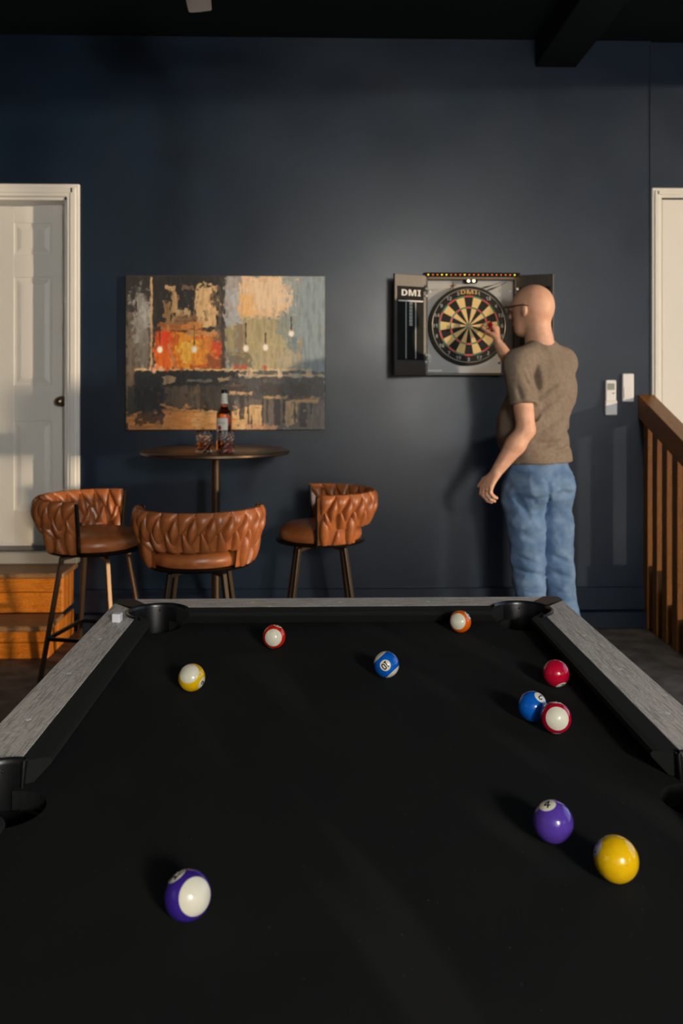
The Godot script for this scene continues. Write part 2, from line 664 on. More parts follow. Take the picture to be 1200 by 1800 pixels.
func room() -> void:
	var m := Mb.new()
	m.box(Vector3(0.15, -0.1, -1.05), Vector3(6.9, 0.2, 8.1))
	struct("floor", m, M.floor_grey, "mottled brown grey floor around the pool table")
	m = Mb.new()
	m.box(Vector3(0.15, TOP + 0.1, -1.05), Vector3(6.9, 0.2, 8.1))
	struct("ceiling", m, M.black_paint, "black painted ceiling")
	# far wall, with holes for the two doors (left x -2.25 to -1.44, right x 1.975 to 2.8)
	m = Mb.new()
	var t := 0.2
	for r in [[-3.2, -2.25, -0.2, TOP + 0.2], [-2.25, -1.44, -0.2, 0.46], [-2.25, -1.44, 2.47, TOP + 0.2], [-1.44, 1.912, -0.2, TOP + 0.2]]:
		m.box(Vector3((r[0] + r[1]) / 2.0, (r[2] + r[3]) / 2.0, WZ - t / 2.0), Vector3(r[1] - r[0], r[3] - r[2], t))
	# right of the drywall joint the wall lies a little further back
	m.box(Vector3(2.7, (TOP) / 2.0, WZ - t / 2.0 - 0.018), Vector3(1.576, TOP + 0.4, t))
	struct("wall_back", m, M.navy_paint, "navy blue painted wall behind the dartboard and painting")
	m = Mb.new()
	m.box(Vector3(0.28, 0.169, WZ + 0.008), Vector3(3.26, 0.134, 0.016), 0.004)
	struct("baseboard_back", m, M.navy_paint, "navy painted baseboard along the far wall")
	m = Mb.new()
	m.box(Vector3(0.28, 0.05, WZ + 0.0), Vector3(3.26, 0.1, 0.09), 0.006)
	struct("trim_1", m, M.navy_paint, "navy painted concrete curb under the baseboard")
	# left wall with an unseen window, placed to glint on the left of the balls
	m = Mb.new()
	for r in [[-5.1, -0.25, -0.2, TOP + 0.2], [0.25, 3.0, -0.2, TOP + 0.2], [-0.25, 0.25, -0.2, 1.5], [-0.25, 0.25, 2.4, TOP + 0.2]]:
		m.box(Vector3(LEFT - 0.1, (r[2] + r[3]) / 2.0, (r[0] + r[1]) / 2.0), Vector3(0.2, r[3] - r[2], r[1] - r[0]))
	struct("wall_left", m, M.navy_paint)
	m = Mb.new()
	for z in [-0.225, 0.225]:
		m.box(Vector3(LEFT - 0.05, 1.95, z), Vector3(0.09, 0.9, 0.05), 0.004)
	for y in [1.525, 2.375]:
		m.box(Vector3(LEFT - 0.05, y, 0), Vector3(0.09, 0.05, 0.4), 0.004)
	var w := struct("unseen_window_1", m, M.white_paint)
	m = Mb.new()
	m.box(Vector3(LEFT - 0.06, 1.95, 0), Vector3(0.004, 0.8, 0.4))
	part(w, "pane", m, M.window_pane)
	# right wall, out of view; opening placed so sun misses the table, z -4.6 to -0.95
	m = Mb.new()
	for r in [[-5.1, -4.6, -0.2, TOP + 0.2], [-0.95, 3.0, -0.2, TOP + 0.2], [-4.6, -0.95, 3.2, TOP + 0.2]]:
		m.box(Vector3(RIGHT + 0.1, (r[2] + r[3]) / 2.0, (r[0] + r[1]) / 2.0), Vector3(0.2, r[3] - r[2], r[1] - r[0]))
	struct("unseen_wall_right", m, M.navy_paint)
	# unseen posts and board, placed to shade a band across the left door
	m = Mb.new()
	m.box(Vector3(RIGHT + 0.1, 1.4, -1.68), Vector3(0.05, 0.42, 0.05), 0.004)
	m.box(Vector3(RIGHT + 0.1, 1.4, -1.92), Vector3(0.05, 0.42, 0.5), 0.004)
	m.box(Vector3(RIGHT + 0.1, 1.6, -2.17), Vector3(0.05, 3.2, 0.03), 0.004)
	m.box(Vector3(RIGHT + 0.1, 1.6, -1.66), Vector3(0.05, 3.2, 0.03), 0.004)
	struct("unseen_shade_trim_2", m, M.brown_stain)
	m = Mb.new()
	m.box(Vector3(0.15, TOP / 2.0, REAR + 0.1), Vector3(6.9, TOP + 0.4, 0.2))
	struct("unseen_wall_rear", m, M.white_paint)  # out of view; white to bounce lamp light toward the far wall
	m = Mb.new()
	m.box(Vector3(23.4, -0.15, 0), Vector3(40, 0.1, 60))
	struct("ground", m, M.asphalt)
	# boxed beam under the ceiling
	m = Mb.new()
	m.box(Vector3(1.358, 3.315, -1.6), Vector3(0.238, 0.156, 6.6), 0.004)
	struct("trim_3", m, M.black_paint, "black boxed beam running under the ceiling")
	# drywall corner bead
	m = Mb.new()
	m.box(Vector3(1.911, 1.9, WZ + 0.002), Vector3(0.006, 2.98, 0.006))
	struct("trim_4", m, M.navy_paint)
	left_door()
	right_door()


func casing(m: Mb, x0: float, x1: float, y0: float, y1: float, w: float, z: float) -> void:
	for s in [[x0 - w, x0], [x1, x1 + w]]:
		m.box(Vector3((s[0] + s[1]) / 2.0, (y0 + y1 + w) / 2.0, z + 0.009), Vector3(w, y1 + w - y0, 0.018), 0.004)
		m.box(Vector3((s[0] + s[1]) / 2.0, (y0 + y1 + w) / 2.0, z + 0.02), Vector3(w * 0.45, y1 + w * 0.72 - y0 - w * 0.28, 0.008), 0.003)
	m.box(Vector3((x0 + x1) / 2.0, y1 + w / 2.0, z + 0.0095), Vector3(x1 - x0 + 2.0 * w - 0.004, w, 0.019), 0.004)
	m.box(Vector3((x0 + x1) / 2.0, y1 + w / 2.0, z + 0.02), Vector3(x1 - x0 + w, w * 0.45, 0.008), 0.003)


func left_door() -> void:
	var x0 := -2.25
	var x1 := -1.44
	var y0 := 0.46
	var y1 := 2.47
	var m := Mb.new()
	casing(m, x0, x1, y0, y1, 0.072, WZ)
	# jamb lining and stop
	m.box(Vector3(x1 - 0.008, (y0 + y1) / 2.0, WZ - 0.1), Vector3(0.016, y1 - y0, 0.2))
	m.box(Vector3(x0 + 0.008, (y0 + y1) / 2.0, WZ - 0.1), Vector3(0.016, y1 - y0, 0.2))
	m.box(Vector3((x0 + x1) / 2.0, y1 - 0.008, WZ - 0.1), Vector3(x1 - x0, 0.016, 0.2))
	struct("trim_5", m, M.white_paint, "white casing around the panelled door on the left")
	m = Mb.new()
	m.box(Vector3((x0 + x1) / 2.0, 0.423, WZ - 0.07), Vector3(x1 - x0 + 0.14, 0.066, 0.24), 0.006)
	struct("trim_7", m, M.plaster, "grey sill under the panelled door")
	var d := Node3D.new()
	d.name = "door_1"
	d.set_meta("kind", "structure")
	d.set_meta("label", "white six panel door at the top of the wooden steps")
	add_child(d)
	var z := WZ - 0.14
	var a := x0 + 0.018
	var b := x1 - 0.02
	m = Mb.new()
	m.box(Vector3((a + b) / 2.0, (y0 + y1) / 2.0 - 0.006, z - 0.022), Vector3(b - a, y1 - y0 - 0.012, 0.03))
	m.box(Vector3((x0 + x1) / 2.0, (y0 + y1) / 2.0, WZ - 0.19), Vector3(x1 - x0, y1 - y0, 0.016))
	# stiles and rails, proud of the panel ground
	var wx := [a, a + 0.115, (a + b) / 2.0 - 0.055, (a + b) / 2.0 + 0.055, b - 0.115, b]
	for k in [0, 2, 4]:
		m.box(Vector3((wx[k] + wx[k + 1]) / 2.0, (y0 + y1) / 2.0, z - 0.004), Vector3(wx[k + 1] - wx[k], y1 - y0 - 0.024, 0.008), 0.0025)
	var rails := [[0.472, 0.668], [1.186, 1.40], [2.03, 2.166], [2.348, 2.458]]
	for r in rails:
		for k in [1, 3]:
			m.box(Vector3((wx[k] + wx[k + 1]) / 2.0, (r[0] + r[1]) / 2.0, z - 0.004), Vector3(wx[k + 1] - wx[k] + 0.004, r[1] - r[0], 0.008), 0.0025)
	part(d, "door_frame", m, M.white_paint)
	for k in [1, 3]:
		for r in 3:
			var px0: float = wx[k] + 0.012
			var px1: float = wx[k + 1] - 0.012
			var py0: float = rails[r][1] + 0.012
			var py1: float = rails[r + 1][0] - 0.012
			var q := Mb.new()
			var bv := 0.028
			var zb := z - 0.0075
			var zt := z - 0.001
			var lo := [Vector3(px0, py0, zb), Vector3(px1, py0, zb), Vector3(px1, py1, zb), Vector3(px0, py1, zb)]
			var hi := [Vector3(px0 + bv, py0 + bv, zt), Vector3(px1 - bv, py0 + bv, zt), Vector3(px1 - bv, py1 - bv, zt), Vector3(px0 + bv, py1 - bv, zt)]
			q.face(hi, Vector3.BACK)
			for j in 4:
				q.face([lo[j], lo[(j + 1) % 4], hi[(j + 1) % 4], hi[j]], Vector3.BACK)
			part(d, "panel", q, M.white_paint)
	var kb := Mb.new()
	var out := Basis(Vector3.RIGHT, PI / 2)
	var kat := Vector3(-1.517, 1.305, z)
	kb.lathe([Vector2(0, 0.008), Vector2(0.028, 0.008), Vector2(0.032, 0.004), Vector2(0.032, 0)], 24, 0, TAU, kat, out)
	kb.lathe([Vector2(0, 0.062), Vector2(0.016, 0.06), Vector2(0.026, 0.05), Vector2(0.028, 0.04), Vector2(0.022, 0.028), Vector2(0.012, 0.022), Vector2(0.011, 0.006)], 24, 0, TAU, kat, out)
	var kn := part(d, "knob", kb, M.knob_bronze)
	kn.set_meta("label", "round bronze door knob")


func right_door() -> void:
	var m := Mb.new()
	casing(m, 1.978, 2.79, 0.46, 2.486, 0.058, WZ - 0.018)
	struct("trim_6", m, M.cream_paint, "white casing of the flush door beside the stair rail")
	var d := Node3D.new()
	d.name = "door_2"
	d.set_meta("kind", "structure")
	d.set_meta("label", "plain cream flush door at the right edge")
	add_child(d)
	m = Mb.new()
	m.box(Vector3(2.384, 1.472, WZ - 0.02), Vector3(0.806, 2.01, 0.03), 0.003)
	part(d, "slab", m, M.cream_paint)
	var kb := Mb.new()
	kb.lathe([Vector2(0, 0.062), Vector2(0.016, 0.06), Vector2(0.026, 0.05), Vector2(0.028, 0.04), Vector2(0.022, 0.028), Vector2(0.012, 0.022), Vector2(0.03, 0.006), Vector2(0.032, 0)], 20, 0, TAU, Vector3(2.7, 1.35, WZ - 0.006), Basis(Vector3.RIGHT, PI / 2))
	part(d, "knob", kb, M.knob_bronze)


# ---------------------------------------------------------------- steps and stair rail
func steps_left() -> void:
	var t := thing("wooden_steps", "honey stained wooden steps below the white panelled door", "steps")
	# each step: two riser boards, a nosed tread, two side boards
	for s in [[-4.39, -4.63, 0.17], [-4.63, -4.9, 0.388]]:
		var h: float = s[2]
		var m := Mb.new()
		m.box(Vector3(-1.86, h - 0.014, (s[0] + s[1]) / 2.0 + 0.008), Vector3(0.96, 0.028, s[0] - s[1] + 0.014), 0.005, 0, Basis(), Vector2(h, h))
		part(t, "tread", m, M.worn_tread)
		var y := h - 0.03
		var lo := 0.0 if h < 0.2 else 0.172
		var hs := [0.6, 0.4]
		var yy := lo
		for k in 2:
			var bh: float = (y - lo) * hs[k]
			m = Mb.new()
			m.box(Vector3(-1.86, yy + bh / 2.0, s[0] - 0.01), Vector3(0.94, bh - 0.003, 0.018), 0.003, 0, Basis(), Vector2(k * 0.3, h))
			part(t, "riser", m, M.honey_pine)
			yy += bh
		for k in 3:
			var zz: float = lerpf(s[0] - 0.022, WZ + 0.05, (k + 0.5) / 3.0)
			var zw: float = (s[0] - 0.022 - WZ - 0.05) / 3.0
			if h < 0.2 or k < 3:
				m = Mb.new()
				m.box(Vector3(-1.398, (lo + h - 0.03) / 2.0, zz), Vector3(0.016, h - 0.03 - lo, zw - 0.003), 0.003, 1, Basis(), Vector2(k * 0.17, h))
				part(t, "side_board", m, M.honey_pine)


func rail_right() -> void:
	# steps to the flush door
	var t := thing("wooden_steps", "dark stained wooden steps hidden behind the stair rail", "steps")
	for s in [[-4.34, -4.62, 0.17], [-4.62, -4.9, 0.37]]:
		var m := Mb.new()
		m.box(Vector3(2.42, s[2] - 0.015, (s[0] + s[1]) / 2.0), Vector3(0.92, 0.03, s[0] - s[1]), 0.005, 0)
		part(t, "tread", m, M.worn_tread)
		m = Mb.new()
		m.box(Vector3(2.42, s[2] - 0.1, s[0] - 0.012), Vector3(0.9, 0.138, 0.02), 0.003, 0)
		part(t, "riser", m, M.honey_pine)
	var r := thing("stair_railing", "brown wooden stair railing with square balusters before the flush door", "railing")
	var m := Mb.new()
	# handrail falls toward the room: 0.38 m per metre
	var sl := 0.38
	var z0 := WZ + 0.004
	var z1 := -4.06
	var y0 := 1.344
	var y1 := y0 - sl * (z1 - z0)
	var dep := 0.132
	var xa := 1.839
	var xb := 1.929
	for f in [[[xa, y0, z0], [xb, y0, z0], [xb, y1, z1], [xa, y1, z1], Vector3.UP], [[xa, y0 - dep, z0], [xb, y0 - dep, z0], [xb, y1 - dep, z1], [xa, y1 - dep, z1], Vector3.DOWN], [[xa, y0 - dep, z0], [xa, y0, z0], [xa, y1, z1], [xa, y1 - dep, z1], Vector3.LEFT], [[xb, y0 - dep, z0], [xb, y0, z0], [xb, y1, z1], [xb, y1 - dep, z1], Vector3.RIGHT], [[xa, y1 - dep, z1], [xb, y1 - dep, z1], [xb, y1, z1], [xa, y1, z1], Vector3.BACK], [[xa, y0 - dep, z0], [xb, y0 - dep, z0], [xb, y0, z0], [xa, y0, z0], Vector3.FORWARD]]:
		var pts := []
		for k in 4:
			pts.append(Vector3(f[k][0], f[k][1], f[k][2]))
		m.face(pts, f[4], 2)
	part(r, "handrail", m, M.brown_stain)
	# sloping stringer the balusters stand on
	m = Mb.new()
	var poly := [[z0, 0.0], [-4.12, 0.0], [-4.12, 0.05], [z0, 0.34]]
	var a := []
	var b := []
	for q in poly:
		a.append(Vector3(1.906, q[1], q[0]))
		b.append(Vector3(1.94, q[1], q[0]))
	m.face(a, Vector3.LEFT, 2)
	m.face(b, Vector3.RIGHT, 2)
	for k in 4:
		m.face([a[k], a[(k + 1) % 4], b[(k + 1) % 4], b[k]], (a[k] + a[(k + 1) % 4]) / 2.0 - Vector3(1.92, 0.12, -4.6), 2)
	part(r, "stringer", m, M.brown_stain)
	for k in 6:
		var z := -4.868 + 0.1345 * k
		var yt := y0 - dep - sl * (z - z0) + 0.01
		m = Mb.new()
		m.box(Vector3(1.885, yt / 2.0, z), Vector3(0.032, yt, 0.068), 0.003, 1, Basis(), Vector2(k * 0.23, k * 0.11))
		part(r, "baluster", m, M.brown_stain)
	m = Mb.new()
	m.box(Vector3(1.885, 0.54, -4.05), Vector3(0.088, 1.08, 0.088), 0.005, 1)
	part(r, "newel_post", m, M.brown_stain)


# ---------------------------------------------------------------- the pool table
const TX := 0.0555
const TZ := -1.31
const RT := 0.78
const BED := 0.74


func mir(pts: Array, mx: bool, mz: bool) -> PackedVector2Array:
	var o := PackedVector2Array()
	for q: Vector2 in pts:
		o.append(Vector2(2.0 * TX - q.x if mx else q.x, 2.0 * TZ - q.y if mz else q.y))
	return o


func pool_table() -> void:
	var t := thing("pool_table", "large pool table with black cloth and grey wood rails", "pool table")
	var m := Mb.new()
	# bed with pocket holes
	var poly := PackedVector2Array([Vector2(-0.49, -2.358), Vector2(0.601, -2.358), Vector2(0.601, -0.262), Vector2(-0.49, -0.262)])
	var holes := []
	for sx in [-1.0, 1.0]:
		for sz in [-1.0, 1.0]:
			holes.append([TX + sx * 0.492, TZ + sz * 0.992, 0.06])
		holes.append([TX + sx * 0.535, TZ, 0.06])
	for q in holes:
		var ring := PackedVector2Array()
		for k in 28:
			ring.append(Vector2(q[0] + q[2] * cos(TAU * k / 28), q[1] + q[2] * sin(TAU * k / 28)))
		var left := Geometry2D.clip_polygons(poly, ring)
		var most := 0.0
		for q2: PackedVector2Array in left:
			var box := Rect2(q2[0], Vector2.ZERO)
			for w2 in q2:
				box = box.expand(w2)
			if box.get_area() > most:
				most = box.get_area()
				poly = q2
	m.prism(poly, BED - 0.03, BED, 2)
	for k in m.t.size():
		m.t[k] = Vector2(m.v[k].x + 0.6, m.v[k].z + 2.5)
	var bed := part(t, "bed", m, M.black_cloth)
	bed.set_meta("label", "black cloth playing bed with dust specks")
	# rails
	var clip := func(q: PackedVector2Array) -> PackedVector2Array:
		for sx in [-1.0, 1.0]:
			for sz in [-1.0, 0.0, 1.0]:
				var c := Vector2(TX + sx * (0.5435 if sz == 0.0 else 0.4905), TZ + sz * 0.9905)
				var ring := PackedVector2Array()
				for k in 40:
					ring.append(c + Vector2(cos(TAU * k / 40), sin(TAU * k / 40)) * 0.082)
				var most := 0.0
				for q2: PackedVector2Array in Geometry2D.clip_polygons(q, ring):
					var box := Rect2(q2[0], Vector2.ZERO)
					for w2 in q2:
						box = box.expand(w2)
					if box.get_area() > most:
						most = box.get_area()
						q = q2
		return q
	var side := [Vector2(-0.575, -1.36), Vector2(-0.484, -1.36), Vector2(-0.484, -2.30), Vector2(-0.575, -2.404)]
	for mx in [false, true]:
		for mz in [false, true]:
			m = Mb.new()
			m.prism(clip.call(mir(side, mx, mz)), RT - 0.075, RT, 2, Vector2(0.31 if mx else 0.0, 0.07 if mz else 0.02), 0.0015)
			var rl := part(t, "side_rail", m, M.grey_oak)
			for k in 3:
				var q := Mb.new()
				var dz := -2.062 + 0.25 * k
				var c := mir([Vector2(-0.53, dz)], mx, mz)[0]
				var ring := PackedVector2Array()
				for j in 18:
					ring.append(c + Vector2(cos(TAU * j / 18), sin(TAU * j / 18)) * 0.0055)
				q.prism(ring, RT - 0.002, RT + 0.0006)
				part(rl, "sight", q, M.diamond_inlay)
	var far := [Vector2(-0.533, -2.447), Vector2(-0.468, -2.352), Vector2(0.579, -2.352), Vector2(0.644, -2.447)]
	for mz in [false, true]:
		m = Mb.new()
		m.prism(clip.call(mir(far, false, mz)), RT - 0.075, RT, 0, Vector2(0.1, 0.13), 0.0015)
		var rl := part(t, "end_rail", m, M.grey_oak)
		for k in 3:
			var q := Mb.new()
			var c := mir([Vector2(TX + 0.2475 * (k - 1), -2.4)], false, mz)[0]
			var ring := PackedVector2Array()
			for j in 18:
				ring.append(c + Vector2(cos(TAU * j / 18), sin(TAU * j / 18)) * 0.0055)
			q.prism(ring, RT - 0.002, RT + 0.0006)
			part(rl, "sight", q, M.diamond_inlay)
	# corner caps
	var cap := [Vector2(-0.5755, -2.4035), Vector2(-0.5755, -2.428), Vector2(-0.572, -2.44), Vector2(-0.564, -2.4455), Vector2(-0.552, -2.4475), Vector2(-0.5325, -2.4475), Vector2(-0.478, -2.374), Vector2(-0.47, -2.33), Vector2(-0.5165, -2.356)]
	for mx in [false, true]:
		for mz in [false, true]:
			m = Mb.new()
			m.prism(clip.call(mir(cap, mx, mz)), RT - 0.077, RT + 0.0008, -1)
			part(t, "corner_cap", m, M.black_cap)
	# cushions: back edge at the wood, nose toward the cloth
	for mx in [false, true]:
		for mz in [false, true]:
			m = Mb.new()
			cushion(m, mir([Vector2(-0.484, -1.384), Vector2(-0.484, -2.275), Vector2(-0.4405, -1.414), Vector2(-0.4405, -2.228)], mx, mz), Vector3(-1 if mx else 1, 0, 0))
			part(t, "cushion", m, M.cushion_cloth)
	for mz in [false, true]:
		m = Mb.new()
		cushion(m, mir([Vector2(-0.395, -2.352), Vector2(0.506, -2.352), Vector2(-0.352, -2.3085), Vector2(0.463, -2.3085)], false, mz), Vector3(0, 0, -1 if mz else 1))
		part(t, "cushion", m, M.cushion_cloth)
	# pockets: a rubber liner with a rolled lip behind, a cup below
	var prof := [Vector2(0.064, RT - 0.10), Vector2(0.071, RT - 0.03), Vector2(0.0745, RT - 0.004), Vector2(0.0755, RT + 0.003), Vector2(0.079, RT + 0.0062), Vector2(0.0835, RT + 0.0045), Vector2(0.0845, RT - 0.001), Vector2(0.0845, RT - 0.012)]
	var inner := []
	for q: Vector2 in prof:
		inner.append(q)
	inner.reverse()
	for sx in [-1.0, 1.0]:
		for sz in [-1.0, 0.0, 1.0]:
			var c: Vector3
			var mid: float
			var half: float
			if sz == 0.0:
				c = Vector3(TX + sx * 0.5435, 0, TZ)
				mid = sx * PI / 2
				half = deg_to_rad(98)
			else:
				c = Vector3(TX + sx * 0.4905, 0, TZ + sz * 0.9905)
				mid = atan2(sx, sz)
				half = deg_to_rad(108)
			m = Mb.new()
			m.lathe(inner, 36, mid - half, mid + half, c)
			# closing end plates of the liner
			for e in [-1.0, 1.0]:
				var a: float = mid + half * e
				var d := Vector3(sin(a), 0, cos(a))
				m.tube([c + d * 0.079 + Vector3.UP * (RT + 0.001), c + d * 0.073 + Vector3.UP * (RT - 0.03), c + d * 0.066 + Vector3.UP * (RT - 0.09)], [0.0055, 0.004, 0.003], 8)
			var pk := part(t, "pocket", m, M.black_rubber)
			m = Mb.new()
			m.lathe([Vector2(0.06, RT - 0.072), Vector2(0.062, RT - 0.12), Vector2(0.05, RT - 0.17), Vector2(0.0, RT - 0.18)], 24, 0, TAU, c)
			part(pk, "pocket_cup", m, M.black_rubber)
			for e in [-0.75, -0.35, 0.35, 0.75]:
				m = Mb.new()
				var a2: float = mid + half * e
				var d2 := Vector3(sin(a2), 0, cos(a2))
				m.lathe([Vector2(0.0, 0.0022), Vector2(0.0022, 0.0014), Vector2(0.003, 0.0)], 10, 0, TAU, c + d2 * 0.0735 + Vector3.UP * (RT - 0.014), Basis(Vector3.UP.cross(-d2), -d2, Vector3.UP))
				part(pk, "rivet", m, M.black_rubber)
	# apron and legs
	for s in [[TX, -2.43, 1.2, 0.03], [TX, -0.19, 1.2, 0.03]]:
		m = Mb.new()
		m.box(Vector3(s[0], 0.6, s[1]), Vector3(s[2], 0.2, s[3]), 0.004, 0)
		part(t, "apron", m, M.table_black)
	for sx in [-1.0, 1.0]:
		m = Mb.new()
		m.box(Vector3(TX + sx * 0.6, 0.6, TZ), Vector3(0.03, 0.2, 2.2), 0.004, 2)
		part(t, "apron", m, M.table_black)
	for sx in [-1.0, 1.0]:
		for sz in [-1.0, 1.0]:
			m = Mb.new()
			m.box(Vector3(TX + sx * 0.5, 0.26, TZ + sz * 0.98), Vector3(0.13, 0.52, 0.13), 0.008)
			part(t, "leg", m, M.table_black)


func cushion(m: Mb, q: PackedVector2Array, toward: Vector3) -> void:
	# q: back a, back b, nose a, nose b
	var rows := []
	for s in [[0.0, RT - 0.0005], [0.72, RT - 0.0025], [0.93, RT - 0.005], [1.0, RT - 0.010], [0.97, RT - 0.015], [0.45, BED + 0.0015]]:
		var w: float = s[0]
		var a := q[0].lerp(q[2], w)
		var b := q[1].lerp(q[3], w)
		rows.append([Vector3(a.x, s[1], a.y), Vector3(b.x, s[1], b.y)])
	rows.append([Vector3(q[0].x, BED + 0.0015, q[0].y), Vector3(q[1].x, BED + 0.0015, q[1].y)])
	for k in rows.size() - 2:
		var out := Vector3.UP if k < 3 else toward
		m.face([rows[k][0], rows[k][1], rows[k + 1][1], rows[k + 1][0]], out)
	for e in 2:
		var dir: Vector3 = rows[0][e] - rows[0][1 - e]
		var fan := []
		for r in rows:
			fan.append(r[e])
		var c: Vector3 = rows[6][e]
		for k in fan.size() - 2:
			m.face([c, fan[k], fan[k + 1]], dir)


# ---------------------------------------------------------------- balls
const GLYPH := {
	"1": [[[-0.16, 0.3], [0.04, 0.5], [0.04, -0.5]], [[-0.14, -0.5], [0.2, -0.5]]],
	"2": [[[-0.26, 0.25], [-0.17, 0.44], [0.05, 0.5], [0.25, 0.36], [0.22, 0.1], [-0.26, -0.5], [0.28, -0.5]]],
	"3": [[[-0.24, 0.38], [0.0, 0.5], [0.23, 0.32], [0.16, 0.08], [-0.04, 0.03]], [[-0.04, 0.03], [0.2, -0.04], [0.26, -0.3], [0.0, -0.5], [-0.26, -0.36]]],
	"4": [[[0.12, -0.5], [0.12, 0.5], [-0.3, -0.2], [0.3, -0.2]]],
	"5": [[[0.24, 0.5], [-0.18, 0.5], [-0.22, 0.06], [0.06, 0.12], [0.26, -0.12], [0.2, -0.4], [-0.04, -0.5], [-0.26, -0.36]]],
	"7": [[[-0.26, 0.5], [0.27, 0.5], [-0.06, -0.5]]],
	"0": [[[0.0, 0.5], [0.19, 0.38], [0.25, 0.0], [0.19, -0.38], [0.0, -0.5], [-0.19, -0.38], [-0.25, 0.0], [-0.19, 0.38], [0.0, 0.5]]],
	"9": [[[0.22, 0.2], [0.12, 0.0], [-0.12, 0.0], [-0.23, 0.22], [-0.12, 0.46], [0.1, 0.48], [0.23, 0.3], [0.2, -0.1], [0.08, -0.38], [-0.16, -0.5]]],
}


func inked(text: String, x: float, y: float) -> bool:
	var q0 := Vector2(x, y)
	for k in text.length():
		var q := q0 - Vector2((k - (text.length() - 1) / 2.0) * 0.62, 0)
		if absf(q.x) > 0.45 or absf(q.y) > 0.62:
			continue
		for line: Array in GLYPH[text[k]]:
			for j in line.size() - 1:
				var a := Vector2(line[j][0], line[j][1])
				var b := Vector2(line[j + 1][0], line[j + 1][1])
				var ab := b - a
				var u := clampf((q - a).dot(ab) / ab.length_squared(), 0.0, 1.0)
				if q.distance_to(a + ab * u) < 0.085:
					return true
	return false


func pool_ball(ball_mesh: ArrayMesh, called: String, label: String, num: String, stripe: bool, col: Color, x: float, z: float, nv: Vector3, pv: Vector3) -> void:
	var w := 640
	var h := 320
	var ivory := c8(232, 226, 204)
	var im := Image.create(w, h, false, Image.FORMAT_RGB8)
	for py in h:
		var la := (0.5 - (py + 0.5) / h) * PI
		var sy := sin(la)
		var base := ivory if stripe and absf(sy) > 0.69 else col
		im.fill_rect(Rect2i(0, py, w, 1), base)
		if absf(la) > 0.5:
			continue
		for px in w:
			var lo := ((px + 0.5) / w - 0.5) * TAU
			var c := cos(la) * cos(lo)
			if absf(c) < 0.9:
				continue
			var dx := cos(la) * sin(lo) * (1.0 if c > 0.0 else -1.0)
			var rr := dx * dx + sy * sy
			if rr < 0.176:
				im.set_pixel(px, py, c8(24, 22, 22) if inked(num, dx / 0.45, sy / 0.45) else ivory)
	var m := mat("ball_" + called, Color.WHITE, 0.09)
	m.albedo_texture = ImageTexture.create_from_image(im)
	m.clearcoat_enabled = true
	m.clearcoat = 0.6
	m.clearcoat_roughness = 0.04
	var o := part(self, numbered("pool_ball"), ball_mesh, m)
	pv = (pv - nv * nv.dot(pv)).normalized()
	o.transform = Transform3D(Basis(pv.cross(nv), pv, nv), Vector3(x, BED + 0.0286, z))
	o.set_meta("label", label)
	o.set_meta("category", "ball")
	o.set_meta("group", "pool balls on the black cloth")


